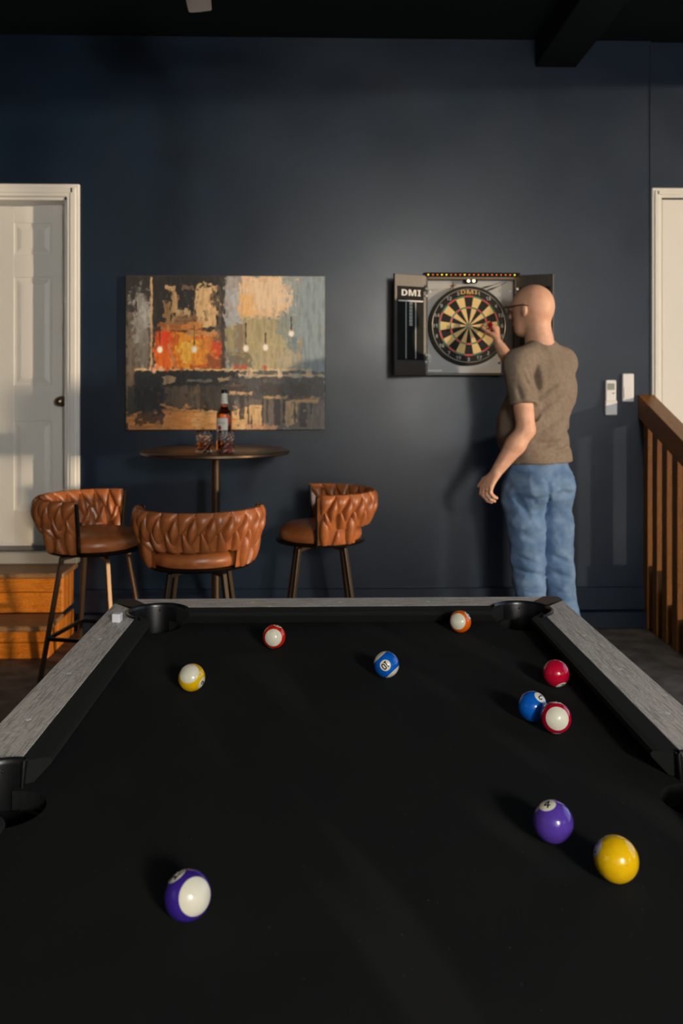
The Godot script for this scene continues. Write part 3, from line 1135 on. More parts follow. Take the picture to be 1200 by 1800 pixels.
func pool_balls() -> void:
	var m := Mb.new()
	var seg := 56
	var rings := 28
	for r in rings + 1:
		var la := PI * (0.5 - float(r) / rings)
		for s in seg + 1:
			var lo := TAU * (float(s) / seg - 0.5)
			var d := Vector3(sin(lo) * cos(la), sin(la), cos(lo) * cos(la))
			m.p(d * 0.0286, d, Vector2(float(s) / seg, float(r) / rings))
	for r in rings:
		for s in seg:
			var a := r * (seg + 1) + s
			if r > 0:
				m.tri(a, a + 1, a + seg + 1)
			if r < rings - 1:
				m.tri(a + 1, a + seg + 2, a + seg + 1)
	var bm := m.mesh()
	var yellow := c8(236, 186, 12)
	var blue := c8(10, 92, 190)
	var crim := c8(186, 14, 48)
	var purp := c8(84, 56, 156)
	pool_ball(bm, "nine", "white ball with yellow stripe, number 9 partly showing, left on the cloth", "9", true, yellow, -0.272, -1.813, Vector3(0.864, -0.293, 0.41), Vector3(-0.14, 0.642, 0.754))
	pool_ball(bm, "eleven", "white ball ringed by a bright red stripe near the far rail", "11", true, c8(222, 36, 14), -0.114, -2.107, Vector3(0.326, 0.935, -0.141), Vector3(-0.032, 0.16, 0.987))
	pool_ball(bm, "ten", "blue striped ball with its number 10 facing the camera", "10", true, blue, 0.146, -1.888, Vector3(-0.153, 0.238, 0.959), Vector3(0.652, -0.705, 0.279))
	pool_ball(bm, "thirteen", "white ball with orange stripe, farthest ball on the right", "13", true, c8(244, 106, 14), 0.367, -2.231, Vector3(0.718, 0.673, 0.177), Vector3(-0.445, 0.249, 0.86))
	pool_ball(bm, "seven", "solid crimson ball close to the right cushion", "7", false, crim, 0.505, -1.82, Vector3(0.267, -0.748, 0.607), Vector3(0.19, 0.659, 0.728))
	pool_ball(bm, "two", "solid blue ball touching the crimson striped ball", "2", false, blue, 0.408, -1.632, Vector3(0.432, 0.8, 0.416), Vector3(-0.269, -0.326, 0.906))
	pool_ball(bm, "fifteen", "white ball ringed by a crimson stripe in front of the solid blue ball", "15", true, crim, 0.437, -1.575, Vector3(0.05, 0.96, -0.277), Vector3(-0.139, 0.281, 0.949))
	pool_ball(bm, "four", "solid purple ball with its number spot on top", "4", false, purp, 0.328, -1.197, Vector3(-0.32, 0.941, 0.11), Vector3(0.389, 0.236, -0.89))
	pool_ball(bm, "one", "solid yellow ball in the right foreground", "1", false, yellow, 0.384, -1.1, Vector3(-0.865, 0.475, -0.163), Vector3(0.498, 0.766, -0.407))
	pool_ball(bm, "twelve", "white ball with dark purple stripe in the left foreground", "12", true, c8(58, 36, 136), -0.16, -1.034, Vector3(-0.507, 0.86, -0.056), Vector3(-0.542, -0.369, -0.755))
	m = Mb.new()
	m.box(Vector3.ZERO, Vector3(0.0215, 0.0215, 0.0215), 0.0012)
	var c := part(self, "chalk_cube", m, M.chalk)
	c.position = Vector3(-0.523, RT + 0.01078, -2.212)
	c.rotation.y = -0.09
	c.set_meta("label", "small white chalk cube on the left rail")
	c.set_meta("category", "chalk")


# ---------------------------------------------------------------- stools and the bar table
func strap_mesh(y_top: float, y_bot: float, wide: Callable, lean: float, fat: float) -> ArrayMesh:
	var m := Mb.new()
	var na := 10
	var ns := 8
	for side in [1.0, -1.0]:
		var first := m.v.size()
		for j in na + 1:
			var u := float(j) / na
			var y := lerpf(y_top, y_bot, u)
			var w: float = wide.call(u)
			for s in ns + 1:
				var e := float(s) / ns * 2.0 - 1.0
				var bulge := fat * sqrt(maxf(0.0, 1.0 - e * e)) * pow(maxf(0.0, sin(PI * clampf(u * 0.94 + 0.03, 0.0, 1.0))), 0.45)
				var a := lean * (u - 0.5) + e * w
				var r: float = back_r(y) + side * bulge + 0.002 * side
				m.p(Vector3(sin(a) * r, y, cos(a) * r), Vector3.ZERO, Vector2(e, u))
		for j in na:
			for s in ns:
				var q := first + j * (ns + 1) + s
				var a := m.v[q]
				var b := m.v[q + 1]
				var c := m.v[q + ns + 1]
				var nn := (b - a).cross(c - a).normalized()
				var rad: Vector3 = Vector3(a.x, 0, a.z) * side
				if nn.dot(rad) < 0.0:
					nn = -nn
				for k in [q, q + 1, q + ns + 1, q + ns + 2]:
					m.n[k] += nn
		for k in range(first, m.v.size()):
			m.n[k] = m.n[k].normalized()
		for j in na:
			for s in ns:
				var q := first + j * (ns + 1) + s
				m.tri(q, q + 1, q + ns + 1)
				m.tri(q + 1, q + ns + 2, q + ns + 1)
	return m.mesh()


func back_r(y: float) -> float:
	return 0.222 + 0.034 * smoothstep(0.64, 0.88, y)


func stool_base(label: String, at: Vector3, turn: float) -> Node3D:
	return thing("bar_stool", label, "stool", at, turn, "woven leather bar stools around the round table")


func build_stool(t: Node3D, shared: Dictionary) -> void:
	part(t, "seat_cushion", shared.seat, M.tan_leather)
	part(t, "seat_ring", shared.ring, M.black_metal)
	part(t, "back_lining", shared.lining, M.tan_leather)
	for k in shared.n:
		var a: float = shared.a0 + shared.pitch * (k + 0.5)
		part(t, "leather_strap", shared.top, M.tan_leather, Transform3D(Basis(Vector3.UP, a), Vector3.ZERO))
		if k < shared.n - 1:
			part(t, "leather_strap", shared.mid, M.tan_leather, Transform3D(Basis(Vector3.UP, a + shared.pitch * 0.5), Vector3.ZERO))
		part(t, "leather_strap", shared.low, M.tan_leather, Transform3D(Basis(Vector3.UP, a + shared.pitch * 0.12), Vector3.ZERO))
	for e in [0, 1]:
		for k in 3:
			var kk: float = k if e == 0 else shared.n - 1 - k
			var a: float = shared.a0 + shared.pitch * (kk + (0.45 if e == 0 else 0.55))
			part(t, "leather_strap", shared.arm if k != 1 else shared.arm_short, M.tan_leather, Transform3D(Basis(Vector3.UP, a), Vector3.ZERO))
		var ang: float = shared.a0 - 0.02 if e == 0 else shared.a0 + shared.n * shared.pitch + 0.02
		part(t, "arm_post", shared.post, M.black_metal, Transform3D(Basis(Vector3.UP, ang), Vector3.ZERO))
	for k in 4:
		var b := Basis(Vector3.UP, PI / 4 + k * PI / 2)
		var lg := part(t, "leg", shared.leg, M.bronze_metal, Transform3D(b, Vector3.ZERO))
		part(lg, "leg_arm", shared.leg_arm, M.bronze_metal)
		part(t, "footrest", shared.foot, M.black_metal, Transform3D(b, Vector3.ZERO))


func stools() -> void:
	var sh := {"n": 12}
	sh.pitch = deg_to_rad(194.0) / 12.0
	sh.a0 = -deg_to_rad(97.0)
	var pw: float = sh.pitch
	sh.top = strap_mesh(0.884, 0.795, func(u): return pw * (0.48 - 0.42 * u * u), -pw * 0.4, 0.027)
	sh.mid = strap_mesh(0.866, 0.752, func(u): return pw * 0.31 * pow(maxf(0.02, sin(PI * u)), 0.75), -pw * 0.3, 0.033)
	sh.low = strap_mesh(0.812, 0.722, func(u): return pw * (0.03 + 0.37 * pow(u, 0.8)), pw * 0.3, 0.024)
	sh.arm = strap_mesh(0.775, 0.648, func(u): return pw * 0.4 * pow(maxf(0.05, sin(PI * (0.08 + 0.8 * u))), 0.6), 0.0, 0.026)
	sh.arm_short = strap_mesh(0.715, 0.648, func(u): return pw * (0.1 + 0.36 * u), 0.0, 0.016)
	var m := Mb.new()
	m.lathe([Vector2(0.0, 0.732), Vector2(0.07, 0.731), Vector2(0.13, 0.727), Vector2(0.17, 0.719), Vector2(0.192, 0.706), Vector2(0.203, 0.688), Vector2(0.204, 0.668), Vector2(0.197, 0.652), Vector2(0.18, 0.646), Vector2(0.0, 0.645)], 48)
	sh.seat = m.mesh()
	m = Mb.new()
	m.lathe([Vector2(0.0, 0.646), Vector2(0.19, 0.646), Vector2(0.213, 0.648), Vector2(0.219, 0.643), Vector2(0.217, 0.636), Vector2(0.195, 0.632), Vector2(0.0, 0.632)], 48)
	sh.ring = m.mesh()
	m = Mb.new()
	var pr := []
	for k in 9:
		var y := lerpf(0.726, 0.872, k / 8.0)
		pr.append(Vector2(back_r(y) + 0.0015, y))
	for k in 9:
		var y := lerpf(0.872, 0.726, k / 8.0)
		pr.append(Vector2(back_r(y) - 0.0015, y))
	m.lathe(pr, 48, sh.a0, -sh.a0)
	for e in [-1.0, 1.0]:
		var a0: float = e * sh.a0
		var a1: float = e * (sh.a0 + pw * 3.1)
		m.lathe([Vector2(back_r(0.65), 0.648), Vector2(back_r(0.73) + 0.002, 0.73), Vector2(back_r(0.73) - 0.003, 0.73), Vector2(back_r(0.65) - 0.004, 0.648)], 12, minf(a0, a1), maxf(a0, a1))
	sh.lining = m.mesh()
	m = Mb.new()
	m.bar(Vector3(0, 0.644, back_r(0.65)), Vector3(0, 0.88, back_r(0.88)), 0.008, 0.034, 0.0015, Vector3.BACK)
	sh.post = m.mesh()
	# legs: square tube, bent in under the seat
	m = Mb.new()
	m.bar(Vector3(0, 0.0, 0.265), Vector3(0, 0.615, 0.155), 0.02, 0.02, 0.002, Vector3.RIGHT)
	sh.leg = m.mesh()
	m = Mb.new()
	m.bar(Vector3(0, 0.606, 0.165), Vector3(0, 0.624, 0.02), 0.02, 0.018, 0.002, Vector3.RIGHT)
	sh.leg_arm = m.mesh()
	m = Mb.new()
	var ra := lerpf(0.265, 0.155, 0.25 / 0.615)
	m.bar(Vector3(0, 0.25, ra), Vector3(ra, 0.25, 0), 0.016, 0.016, 0.002)
	sh.foot = m.mesh()
	build_stool(stool_base("woven tan leather bar stool before the white door, facing right", Vector3(-1.045, 0, -4.0), deg_to_rad(-102)), sh)
	build_stool(stool_base("woven tan leather bar stool seen from behind, nearest the pool table", Vector3(-0.515, 0, -3.65), deg_to_rad(2)), sh)
	build_stool(stool_base("woven tan leather bar stool against the navy wall, facing left", Vector3(0.0, 0, -4.2), deg_to_rad(94)), sh)


func bar_table() -> void:
	var at := Vector3(-0.538, 0, -4.4)
	var t := thing("bar_table", "round dark bar table on a slim pedestal under the painting", "table", at)
	var m := Mb.new()
	m.lathe([Vector2(0, 1.068), Vector2(0.366, 1.068), Vector2(0.376, 1.064), Vector2(0.378, 1.056), Vector2(0.372, 1.049), Vector2(0.35, 1.042), Vector2(0.0, 1.04)], 64)
	part(t, "tabletop", m, M.dark_tabletop)
	m = Mb.new()
	m.lathe([Vector2(0.377, 1.0645), Vector2(0.3815, 1.061), Vector2(0.3815, 1.051), Vector2(0.377, 1.047)], 64)
	part(t, "rim_band", m, M.bronze_metal)
	m = Mb.new()
	m.lathe([Vector2(0.0, 1.041), Vector2(0.09, 1.041), Vector2(0.088, 1.03), Vector2(0.026, 1.022), Vector2(0.022, 1.0), Vector2(0.022, 0.03), Vector2(0.0, 0.03)], 24)
	part(t, "pedestal", m, M.bronze_metal)
	m = Mb.new()
	m.lathe([Vector2(0.0, 0.04), Vector2(0.03, 0.04), Vector2(0.04, 0.022), Vector2(0.2, 0.012), Vector2(0.21, 0.0), Vector2(0.0, 0.0)], 40)
	part(t, "foot_plate", m, M.black_metal)
	# bottle
	var b := thing("whiskey_bottle", "amber whiskey bottle with white label and red emblem", "bottle", Vector3(-0.479, 1.068, -4.27))
	m = Mb.new()
	m.lathe([Vector2(0.0, 0.004), Vector2(0.033, 0.0), Vector2(0.0375, 0.004), Vector2(0.0385, 0.012), Vector2(0.0385, 0.178), Vector2(0.037, 0.19), Vector2(0.032, 0.202), Vector2(0.023, 0.211), Vector2(0.0185, 0.218), Vector2(0.019, 0.228), Vector2(0.0165, 0.25), Vector2(0.0145, 0.285), Vector2(0.0145, 0.296), Vector2(0.0, 0.297)], 48)
	part(b, "bottle_body", m, M.amber_whiskey)
	m = Mb.new()
	m.lathe([Vector2(0.0392, 0.055), Vector2(0.0394, 0.056), Vector2(0.0394, 0.165), Vector2(0.0392, 0.166)], 24, -1.25, 0.55)
	part(b, "label", m, M.label_paper)
	m = Mb.new()
	for k in 3:
		m.lathe([Vector2(0.0396, 0.146 - 0.005 * k), Vector2(0.0397, 0.1475 - 0.005 * k)], 14, -0.95, 0.15)
	part(b, "label_print", m, M.label_grey)
	# the red emblem: a round rose-like spot on the label
	m = Mb.new()
	var c0 := -0.52
	var ctr := m.p(Vector3(sin(c0) * 0.0398, 0.118, cos(c0) * 0.0398), Vector3(sin(c0), 0, cos(c0)))
	var ring := []
	for k in 20:
		var rr := 0.0105 * (1.0 + 0.12 * cos(5.0 * TAU * k / 20))
		var aa := c0 + rr * cos(TAU * k / 20) / 0.0398
		ring.append(m.p(Vector3(sin(aa) * 0.0398, 0.118 + rr * sin(TAU * k / 20), cos(aa) * 0.0398), Vector3(sin(aa), 0, cos(aa))))
	for k in 20:
		m.tri(ctr, ring[k], ring[(k + 1) % 20])
	part(b, "label_emblem", m, M.label_red)
	m = Mb.new()
	m.lathe([Vector2(0.0192, 0.236), Vector2(0.0172, 0.252), Vector2(0.0152, 0.288)], 24)
	part(b, "neck_label", m, M.label_paper)
	m = Mb.new()
	m.lathe([Vector2(0.0, 0.306), Vector2(0.0135, 0.306), Vector2(0.0155, 0.303), Vector2(0.0155, 0.288)], 24)
	part(b, "cap", m, M.cap_black)
	tumbler("cut glass tumbler of whiskey on the left, apart from the bottle", Vector3(-0.563, 1.068, -4.15))
	tumbler("cut glass tumbler of whiskey in front of the bottle", Vector3(-0.454, 1.068, -4.15))


func tumbler(label: String, at: Vector3) -> void:
	var t := thing("whiskey_glass", label, "glass", at, 0.2, "whiskey tumblers on the bar table")
	var m := Mb.new()
	# cut outside: diamonds ground into the wall, smooth inside, thick base
	var seg := 16
	var rows := 7
	for j in rows:
		for s in seg:
			var pts := []
			for q in [[0, 0], [1, 0], [1, 1], [0, 1]]:
				var a: float = TAU * (s + q[0]) / seg
				var y: float = lerpf(0.004, 0.082, float(j + q[1]) / rows)
				var r: float = lerpf(0.0375, 0.041, y / 0.11) + (0.0016 if (s + q[0] + j + q[1]) % 2 == 0 else -0.0012)
				pts.append(Vector3(sin(a) * r, y, cos(a) * r))
			var o := Vector3(sin(TAU * (s + 0.5) / seg), 0, cos(TAU * (s + 0.5) / seg))
			m.face([pts[0], pts[1], pts[2]], o)
			m.face([pts[0], pts[2], pts[3]], o)
	m.lathe([Vector2(0.0, 0.0), Vector2(0.034, 0.0), Vector2(0.0385, 0.0045)], seg)
	m.lathe([Vector2(0.0395, 0.0815), Vector2(0.0405, 0.108), Vector2(0.0398, 0.1095), Vector2(0.0388, 0.108), Vector2(0.0375, 0.08), Vector2(0.0345, 0.022), Vector2(0.03, 0.017), Vector2(0.0, 0.016)], 32)
	part(t, "glass_body", m, M.clear_glass)
	m = Mb.new()
	m.lathe([Vector2(0.0, 0.0165), Vector2(0.0297, 0.0175), Vector2(0.0342, 0.0222), Vector2(0.0362, 0.056), Vector2(0.0, 0.056)], 32)
	part(t, "whiskey", m, M.amber_whiskey)
	m = Mb.new()
	m.box(Vector3(0.002, 0.052, 0.004), Vector3(0.03, 0.028, 0.03), 0.004, -1, Basis(Vector3(0.3, 0.9, 0.2).normalized(), 0.6))
	part(t, "ice_cube", m, M.clear_glass)


# ---------------------------------------------------------------- the painting
var pim: Image
var pn1: FastNoiseLite
var pn2: FastNoiseLite


# one rough brush mark; coordinates on a 1050 x 813 canvas whose corner is (68, 72)
func dab(x0: float, y0: float, x1: float, y1: float, col: Color, alpha := 1.0, ragged := 14.0, across := false) -> void:
	var s := 0.5
	var a0 := (x0 - 68.0) * s
	var a1 := (x1 - 68.0) * s
	var b0 := (y0 - 72.0) * s
	var b1 := (y1 - 72.0) * s
	var rg := ragged * s
	for y in range(maxi(0, int(b0 - rg)), mini(pim.get_height(), int(b1 + rg) + 1)):
		for x in range(maxi(0, int(a0 - rg)), mini(pim.get_width(), int(a1 + rg) + 1)):
			var e := pn1.get_noise_2d(x * 1.0 + col.r * 999.0, y * 0.6 + x0) * rg * 1.6
			var e2 := pn1.get_noise_2d(y * 1.0 + y0 * 3.0, x * 0.6 + col.g * 555.0) * rg * 1.6
			var d := minf(minf(x - a0, a1 - x) + e, minf(y - b0, b1 - y) + e2)
			var k := clampf(d / maxf(1.0, rg * 0.35) + 0.5, 0.0, 1.0) * alpha
			if k <= 0.01:
				continue
			var st := pn2.get_noise_2d(x * (0.25 if across else 1.6) + x1, y * (1.6 if across else 0.25))
			var c := col.lightened(st * 0.12) if st > 0.0 else col.darkened(-st * 0.16)
			pim.set_pixel(x, y, pim.get_pixel(x, y).lerp(c, k * clampf(0.94 + st * 0.25, 0.0, 1.0)))


func spot(cx: float, cy: float, r: float, col: Color) -> void:
	var s := 0.5
	for y in range(int((cy - 72 - r) * s) - 1, int((cy - 72 + r) * s) + 2):
		for x in range(int((cx - 68 - r) * s) - 1, int((cx - 68 + r) * s) + 2):
			if x < 0 or y < 0 or x >= pim.get_width() or y >= pim.get_height():
				continue
			var d := Vector2(x - (cx - 68) * s, (y - (cy - 72) * s) * 0.8).length() / (r * s)
			if d < 1.0:
				pim.set_pixel(x, y, pim.get_pixel(x, y).lerp(col, clampf((1.0 - d) * 2.2, 0.0, 1.0)))


func painting() -> void:
	pim = Image.create(525, 406, false, Image.FORMAT_RGB8)
	pn1 = noise(101, 0.06, 4)
	pn2 = noise(102, 0.05, 3)
	pim.fill(c8(66, 60, 54))
	dab(60, 60, 590, 900, c8(44, 41, 36), 1, 4)
	dab(585, 60, 1130, 900, c8(146, 152, 148), 1, 2)
	# left: dark room, smoky greys, plastered panel above the fire
	dab(60, 260, 210, 600, c8(112, 98, 84), 0.9, 40)
	dab(60, 560, 120, 860, c8(122, 100, 78), 0.9, 25)
	dab(108, 150, 186, 420, c8(152, 150, 145), 0.95, 40)
	dab(120, 360, 186, 575, c8(122, 118, 112), 0.8, 40)
	dab(150, 210, 192, 340, c8(176, 176, 172), 0.8, 26)
	dab(100, 75, 200, 160, c8(38, 38, 34), 0.9, 30)
	dab(212, 74, 590, 350, c8(36, 33, 29), 1, 8)
	dab(272, 122, 330, 146, c8(218, 178, 124), 0.95, 8, true)
	dab(308, 158, 338, 262, c8(208, 166, 112), 0.95, 12)
	dab(268, 205, 304, 340, c8(186, 140, 86), 0.8, 16)
	dab(430, 124, 548, 350, c8(226, 186, 130), 1, 26)
	dab(440, 140, 500, 300, c8(236, 198, 142), 0.8, 24)
	dab(328, 240, 400, 284, c8(232, 192, 134), 0.9, 12)
	dab(306, 280, 440, 330, c8(170, 122, 74), 0.8, 18, true)
	dab(356, 120, 424, 150, c8(150, 122, 88), 0.8, 12)
	dab(342, 166, 368, 254, c8(34, 31, 28), 0.9, 14)
	dab(390, 176, 428, 236, c8(46, 40, 34), 0.85, 16)
	dab(514, 150, 540, 236, c8(52, 44, 36), 0.8, 14)
	dab(478, 258, 498, 300, c8(90, 70, 48), 0.6, 12)
	dab(548, 120, 566, 330, c8(86, 76, 64), 0.8, 14)
	dab(240, 322, 470, 366, c8(196, 112, 48), 0.9, 18, true)
	dab(360, 318, 460, 352, c8(232, 150, 66), 0.8, 14)
	# the fire glow behind the bar
	dab(222, 366, 572, 566, c8(222, 104, 18), 1, 16)
	dab(226, 366, 300, 460, c8(224, 54, 14), 0.9, 30)
	dab(226, 440, 320, 556, c8(238, 104, 10), 0.8, 30)
	dab(326, 384, 486, 552, c8(248, 164, 36), 0.9, 50)
	dab(356, 410, 430, 520, c8(255, 206, 84), 0.85, 44)
	dab(470, 390, 560, 520, c8(206, 132, 52), 0.7, 36)
	dab(522, 414, 576, 506, c8(206, 60, 28), 0.85, 22)
	dab(490, 500, 584, 566, c8(122, 62, 34), 0.8, 24)
	dab(384, 362, 560, 386, c8(206, 158, 104), 0.8, 10, true)
	dab(536, 330, 596, 420, c8(92, 86, 78), 0.8, 20)
	dab(566, 74, 588, 566, c8(66, 56, 48), 0.85, 10)
	dab(196, 78, 205, 566, c8(214, 172, 120), 1, 5)
	for k in 9:
		dab(286 + k * 5, 430 + k * 16, 296 + k * 5, 448 + k * 16, c8(196, 150, 128), 0.9, 3)
	# right: hazy blue greys, a peach cloud of plaster
	dab(590, 72, 690, 340, c8(176, 166, 162), 1, 20)
	dab(614, 136, 668, 320, c8(186, 194, 200), 0.85, 30)
	dab(596, 290, 670, 350, c8(156, 172, 180), 0.7, 24)
	dab(672, 66, 890, 292, c8(238, 200, 154), 1, 24)
	dab(700, 90, 966, 248, c8(240, 210, 176), 0.95, 46)
	dab(662, 170, 746, 286, c8(242, 190, 122), 0.9, 26)
	dab(930, 66, 1130, 610, c8(142, 158, 164), 0.95, 50)
	dab(900, 72, 1010, 140, c8(160, 168, 166), 0.8, 40)
	dab(682, 292, 866, 566, c8(184, 168, 124), 1, 26)
	dab(594, 340, 650, 486, c8(164, 152, 108), 0.95, 16)
	dab(644, 330, 690, 500, c8(150, 122, 88), 0.8, 24)
	dab(860, 284, 960, 470, c8(140, 152, 142), 0.9, 40)
	dab(750, 430, 960, 568, c8(190, 174, 134), 0.8, 40)
	dab(838, 380, 902, 470, c8(196, 178, 128), 0.7, 24)
	dab(924, 400, 980, 480, c8(108, 132, 142), 0.6, 26)
	dab(880, 486, 1000, 566, c8(188, 172, 144), 0.8, 30)
	dab(970, 400, 996, 540, c8(176, 150, 110), 0.6, 12)
	dab(600, 486, 720, 570, c8(110, 100, 82), 0.8, 26)
	# bar and counters
	dab(110, 561, 660, 573, c8(228, 188, 132), 1, 6, true)
	dab(600, 563, 1010, 574, c8(220, 194, 148), 1, 6, true)
	dab(112, 573, 660, 652, c8(26, 30, 30), 1, 8)
	dab(640, 574, 1118, 600, c8(82, 82, 80), 0.9, 10)
	dab(660, 590, 1112, 606, c8(212, 182, 138), 0.95, 8, true)
	dab(70, 652, 640, 800, c8(58, 52, 45), 1, 10)
	dab(276, 660, 430, 770, c8(104, 84, 64), 0.8, 26)
	dab(118, 655, 262, 856, c8(30, 29, 28), 1, 16)
	dab(436, 640, 456, 796, c8(112, 88, 62), 0.7, 6)
	dab(258, 600, 326, 640, c8(196, 160, 120), 0.8, 10)
	dab(386, 618, 520, 630, c8(132, 126, 114), 0.8, 6, true)
	dab(550, 606, 620, 626, c8(200, 172, 124), 0.8, 8, true)
	dab(610, 606, 1118, 730, c8(74, 72, 70), 0.95, 10)
	dab(640, 720, 1118, 890, c8(112, 100, 90), 1, 18)
	# floor
	dab(70, 800, 640, 900, c8(212, 136, 66), 1, 16, true)
	dab(250, 766, 470, 880, c8(224, 146, 72), 0.9, 24, true)
	dab(420, 790, 660, 890, c8(214, 168, 110), 0.9, 22, true)
	dab(120, 790, 262, 852, c8(60, 38, 28), 0.85, 16)
	dab(640, 760, 790, 890, c8(236, 192, 132), 0.95, 20)
	dab(908, 736, 962, 866, c8(228, 188, 134), 0.8, 18)
	dab(700, 856, 860, 890, c8(206, 150, 110), 0.8, 14, true)
	dab(1000, 760, 1118, 890, c8(118, 106, 96), 0.8, 16)
	# stools in the picture
	for q in [[608, 684, 732, 700], [606, 644, 680, 652], [788, 704, 922, 722], [954, 708, 1088, 742]]:
		dab(q[0], q[1], q[2], q[3], c8(206, 164, 116), 0.95, 8, true)
	for q in [[770, 610, 792, 700], [800, 640, 900, 704], [930, 640, 1040, 720], [600, 640, 700, 684]]:
		dab(q[0], q[1], q[2], q[3], c8(66, 56, 52), 0.75, 12)
	for q in [[612, 700, 622, 850], [664, 700, 690, 830], [706, 700, 716, 850], [724, 800, 732, 860], [782, 720, 792, 860], [806, 722, 816, 850], [846, 722, 880, 860], [894, 722, 906, 850], [952, 742, 962, 850], [980, 742, 1020, 870], [1038, 742, 1048, 800]]:
		dab(q[0], q[1], q[2], q[3], c8(56, 50, 48), 0.85, 5)
	# cups, fruit and bulbs
	for q in [[704, 552, 734, 598], [864, 558, 888, 602], [1020, 562, 1044, 606]]:
		dab(q[0], q[1], q[2], q[3], c8(226, 198, 160), 0.95, 6)
	dab(930, 586, 980, 606, c8(204, 192, 168), 0.9, 8)
	for q in [[638, 552], [668, 554], [692, 552], [285, 564], [798, 556]]:
		spot(q[0], q[1], 14, c8(204, 84, 54))
	for q in [[200, 562], [226, 548], [250, 560], [214, 572]]:
		spot(q[0], q[1], 15, c8(236, 176, 140))
	for q in [[245, 350, 462], [426, 330, 460], [698, 320, 455], [802, 372, 450], [938, 284, 376]]:
		dab(q[0] - 3, q[1], q[0] + 3, q[2] - 20, c8(58, 46, 38), 0.9, 3)
		spot(q[0], q[2] - 2, 19, c8(255, 232, 200))
		spot(q[0], q[2], 13, c8(255, 252, 244))
	# small loose strokes over the broad ones, by region
	var prng := RandomNumberGenerator.new()
	prng.seed = 404
	var loose := [
		[270, 120, 560, 335, 40, 9, 34, [c8(226, 186, 130), c8(190, 146, 92), c8(48, 40, 33), c8(206, 164, 112), c8(120, 90, 60)]],
		[225, 370, 570, 560, 36, 10, 30, [c8(246, 150, 30), c8(228, 88, 16), c8(250, 190, 70), c8(198, 66, 24), c8(214, 130, 60)]],
		[72, 90, 200, 560, 26, 8, 50, [c8(130, 124, 116), c8(96, 86, 76), c8(166, 164, 158), c8(60, 54, 48)]],
		[690, 90, 940, 280, 14, 26, 40, [c8(240, 206, 164), c8(232, 196, 152), c8(244, 214, 180)]],
		[600, 300, 1000, 560, 40, 12, 46, [c8(186, 172, 130), c8(160, 152, 116), c8(200, 186, 150), c8(138, 150, 146), c8(172, 140, 100)]],
		[960, 100, 1110, 580, 12, 20, 60, [c8(150, 164, 168), c8(132, 148, 156), c8(160, 166, 162)]],
		[80, 800, 640, 880, 30, 26, 12, [c8(226, 150, 76), c8(196, 116, 54), c8(232, 180, 118), c8(150, 84, 44)]],
		[640, 740, 1110, 880, 26, 14, 20, [c8(226, 184, 128), c8(120, 104, 92), c8(90, 80, 74), c8(180, 140, 104)]],
		[120, 660, 640, 790, 20, 20, 26, [c8(78, 66, 54), c8(40, 37, 34), c8(112, 92, 70), c8(58, 50, 44)]],
		[640, 610, 1110, 720, 18, 20, 20, [c8(96, 88, 82), c8(60, 56, 54), c8(130, 108, 90)]],
	]
	for q in loose:
		for k in q[4]:
			var x := prng.randf_range(q[0], q[2])
			var y := prng.randf_range(q[1], q[3])
			var w := prng.randf_range(0.4, 1.0) * float(q[5])
			var h := prng.randf_range(0.4, 1.0) * float(q[6])
			dab(x, y, x + w, y + h, q[7][prng.randi_range(0, q[7].size() - 1)], 0.55, 7, w > h)
	for q in [[245, 350, 462], [426, 330, 460], [698, 320, 455], [802, 372, 450], [938, 284, 376]]:
		dab(q[0] - 2, q[1], q[0] + 2, q[2] - 20, c8(58, 46, 38), 0.9, 3)
		spot(q[0], q[2], 14, c8(255, 252, 244))
	# brush relief everywhere
	for y in pim.get_height():
		for x in pim.get_width():
			var st := pn2.get_noise_2d(x * 2.4, y * 0.9 + 300.0) * 0.06
			var c := pim.get_pixel(x, y)
			pim.set_pixel(x, y, c.lightened(st) if st > 0 else c.darkened(-st))
	var t := thing("canvas_painting", "wide abstract painting of a bar with hanging bulbs on the navy wall", "painting", Vector3(-0.537, 1.145, WZ + 0.021))
	var m := Mb.new()
	m.box(Vector3(0, 0.438, 0), Vector3(1.13, 0.876, 0.038), 0.004)
	part(t, "stretcher", m, mat("canvas_edge", c8(48, 44, 40), 0.8))
	m = Mb.new()
	var a := m.p(Vector3(-0.563, 0.002, 0.0195), Vector3.BACK, Vector2(0, 1))
	var b := m.p(Vector3(0.563, 0.002, 0.0195), Vector3.BACK, Vector2(1, 1))
	var c := m.p(Vector3(0.563, 0.874, 0.0195), Vector3.BACK, Vector2(1, 0))
	var d := m.p(Vector3(-0.563, 0.874, 0.0195), Vector3.BACK, Vector2(0, 0))
	m.tri(a, b, c)
	m.tri(a, c, d)
	var pm := mat("painted_canvas", Color.WHITE, 0.5)
	pm.albedo_texture = ImageTexture.create_from_image(pim)
	part(t, "painted_front", m, pm)


# ---------------------------------------------------------------- dartboard cabinet
func lettering(parent: Node, called: String, text: String, height: float, at: Vector3, m: Material, bs := Basis(), font_name := "Droid Sans", wide := 1.0) -> void:
	var f := SystemFont.new()
	f.font_names = PackedStringArray([font_name])
	f.font_weight = 700
	var tm := TextMesh.new()
	tm.text = text
	tm.font = f
	tm.font_size = 32
	tm.pixel_size = height / 24.0
	tm.depth = 0.0012
	part(parent, called, tm, m, Transform3D(bs * Basis.from_scale(Vector3(wide, 1, 1)), at))


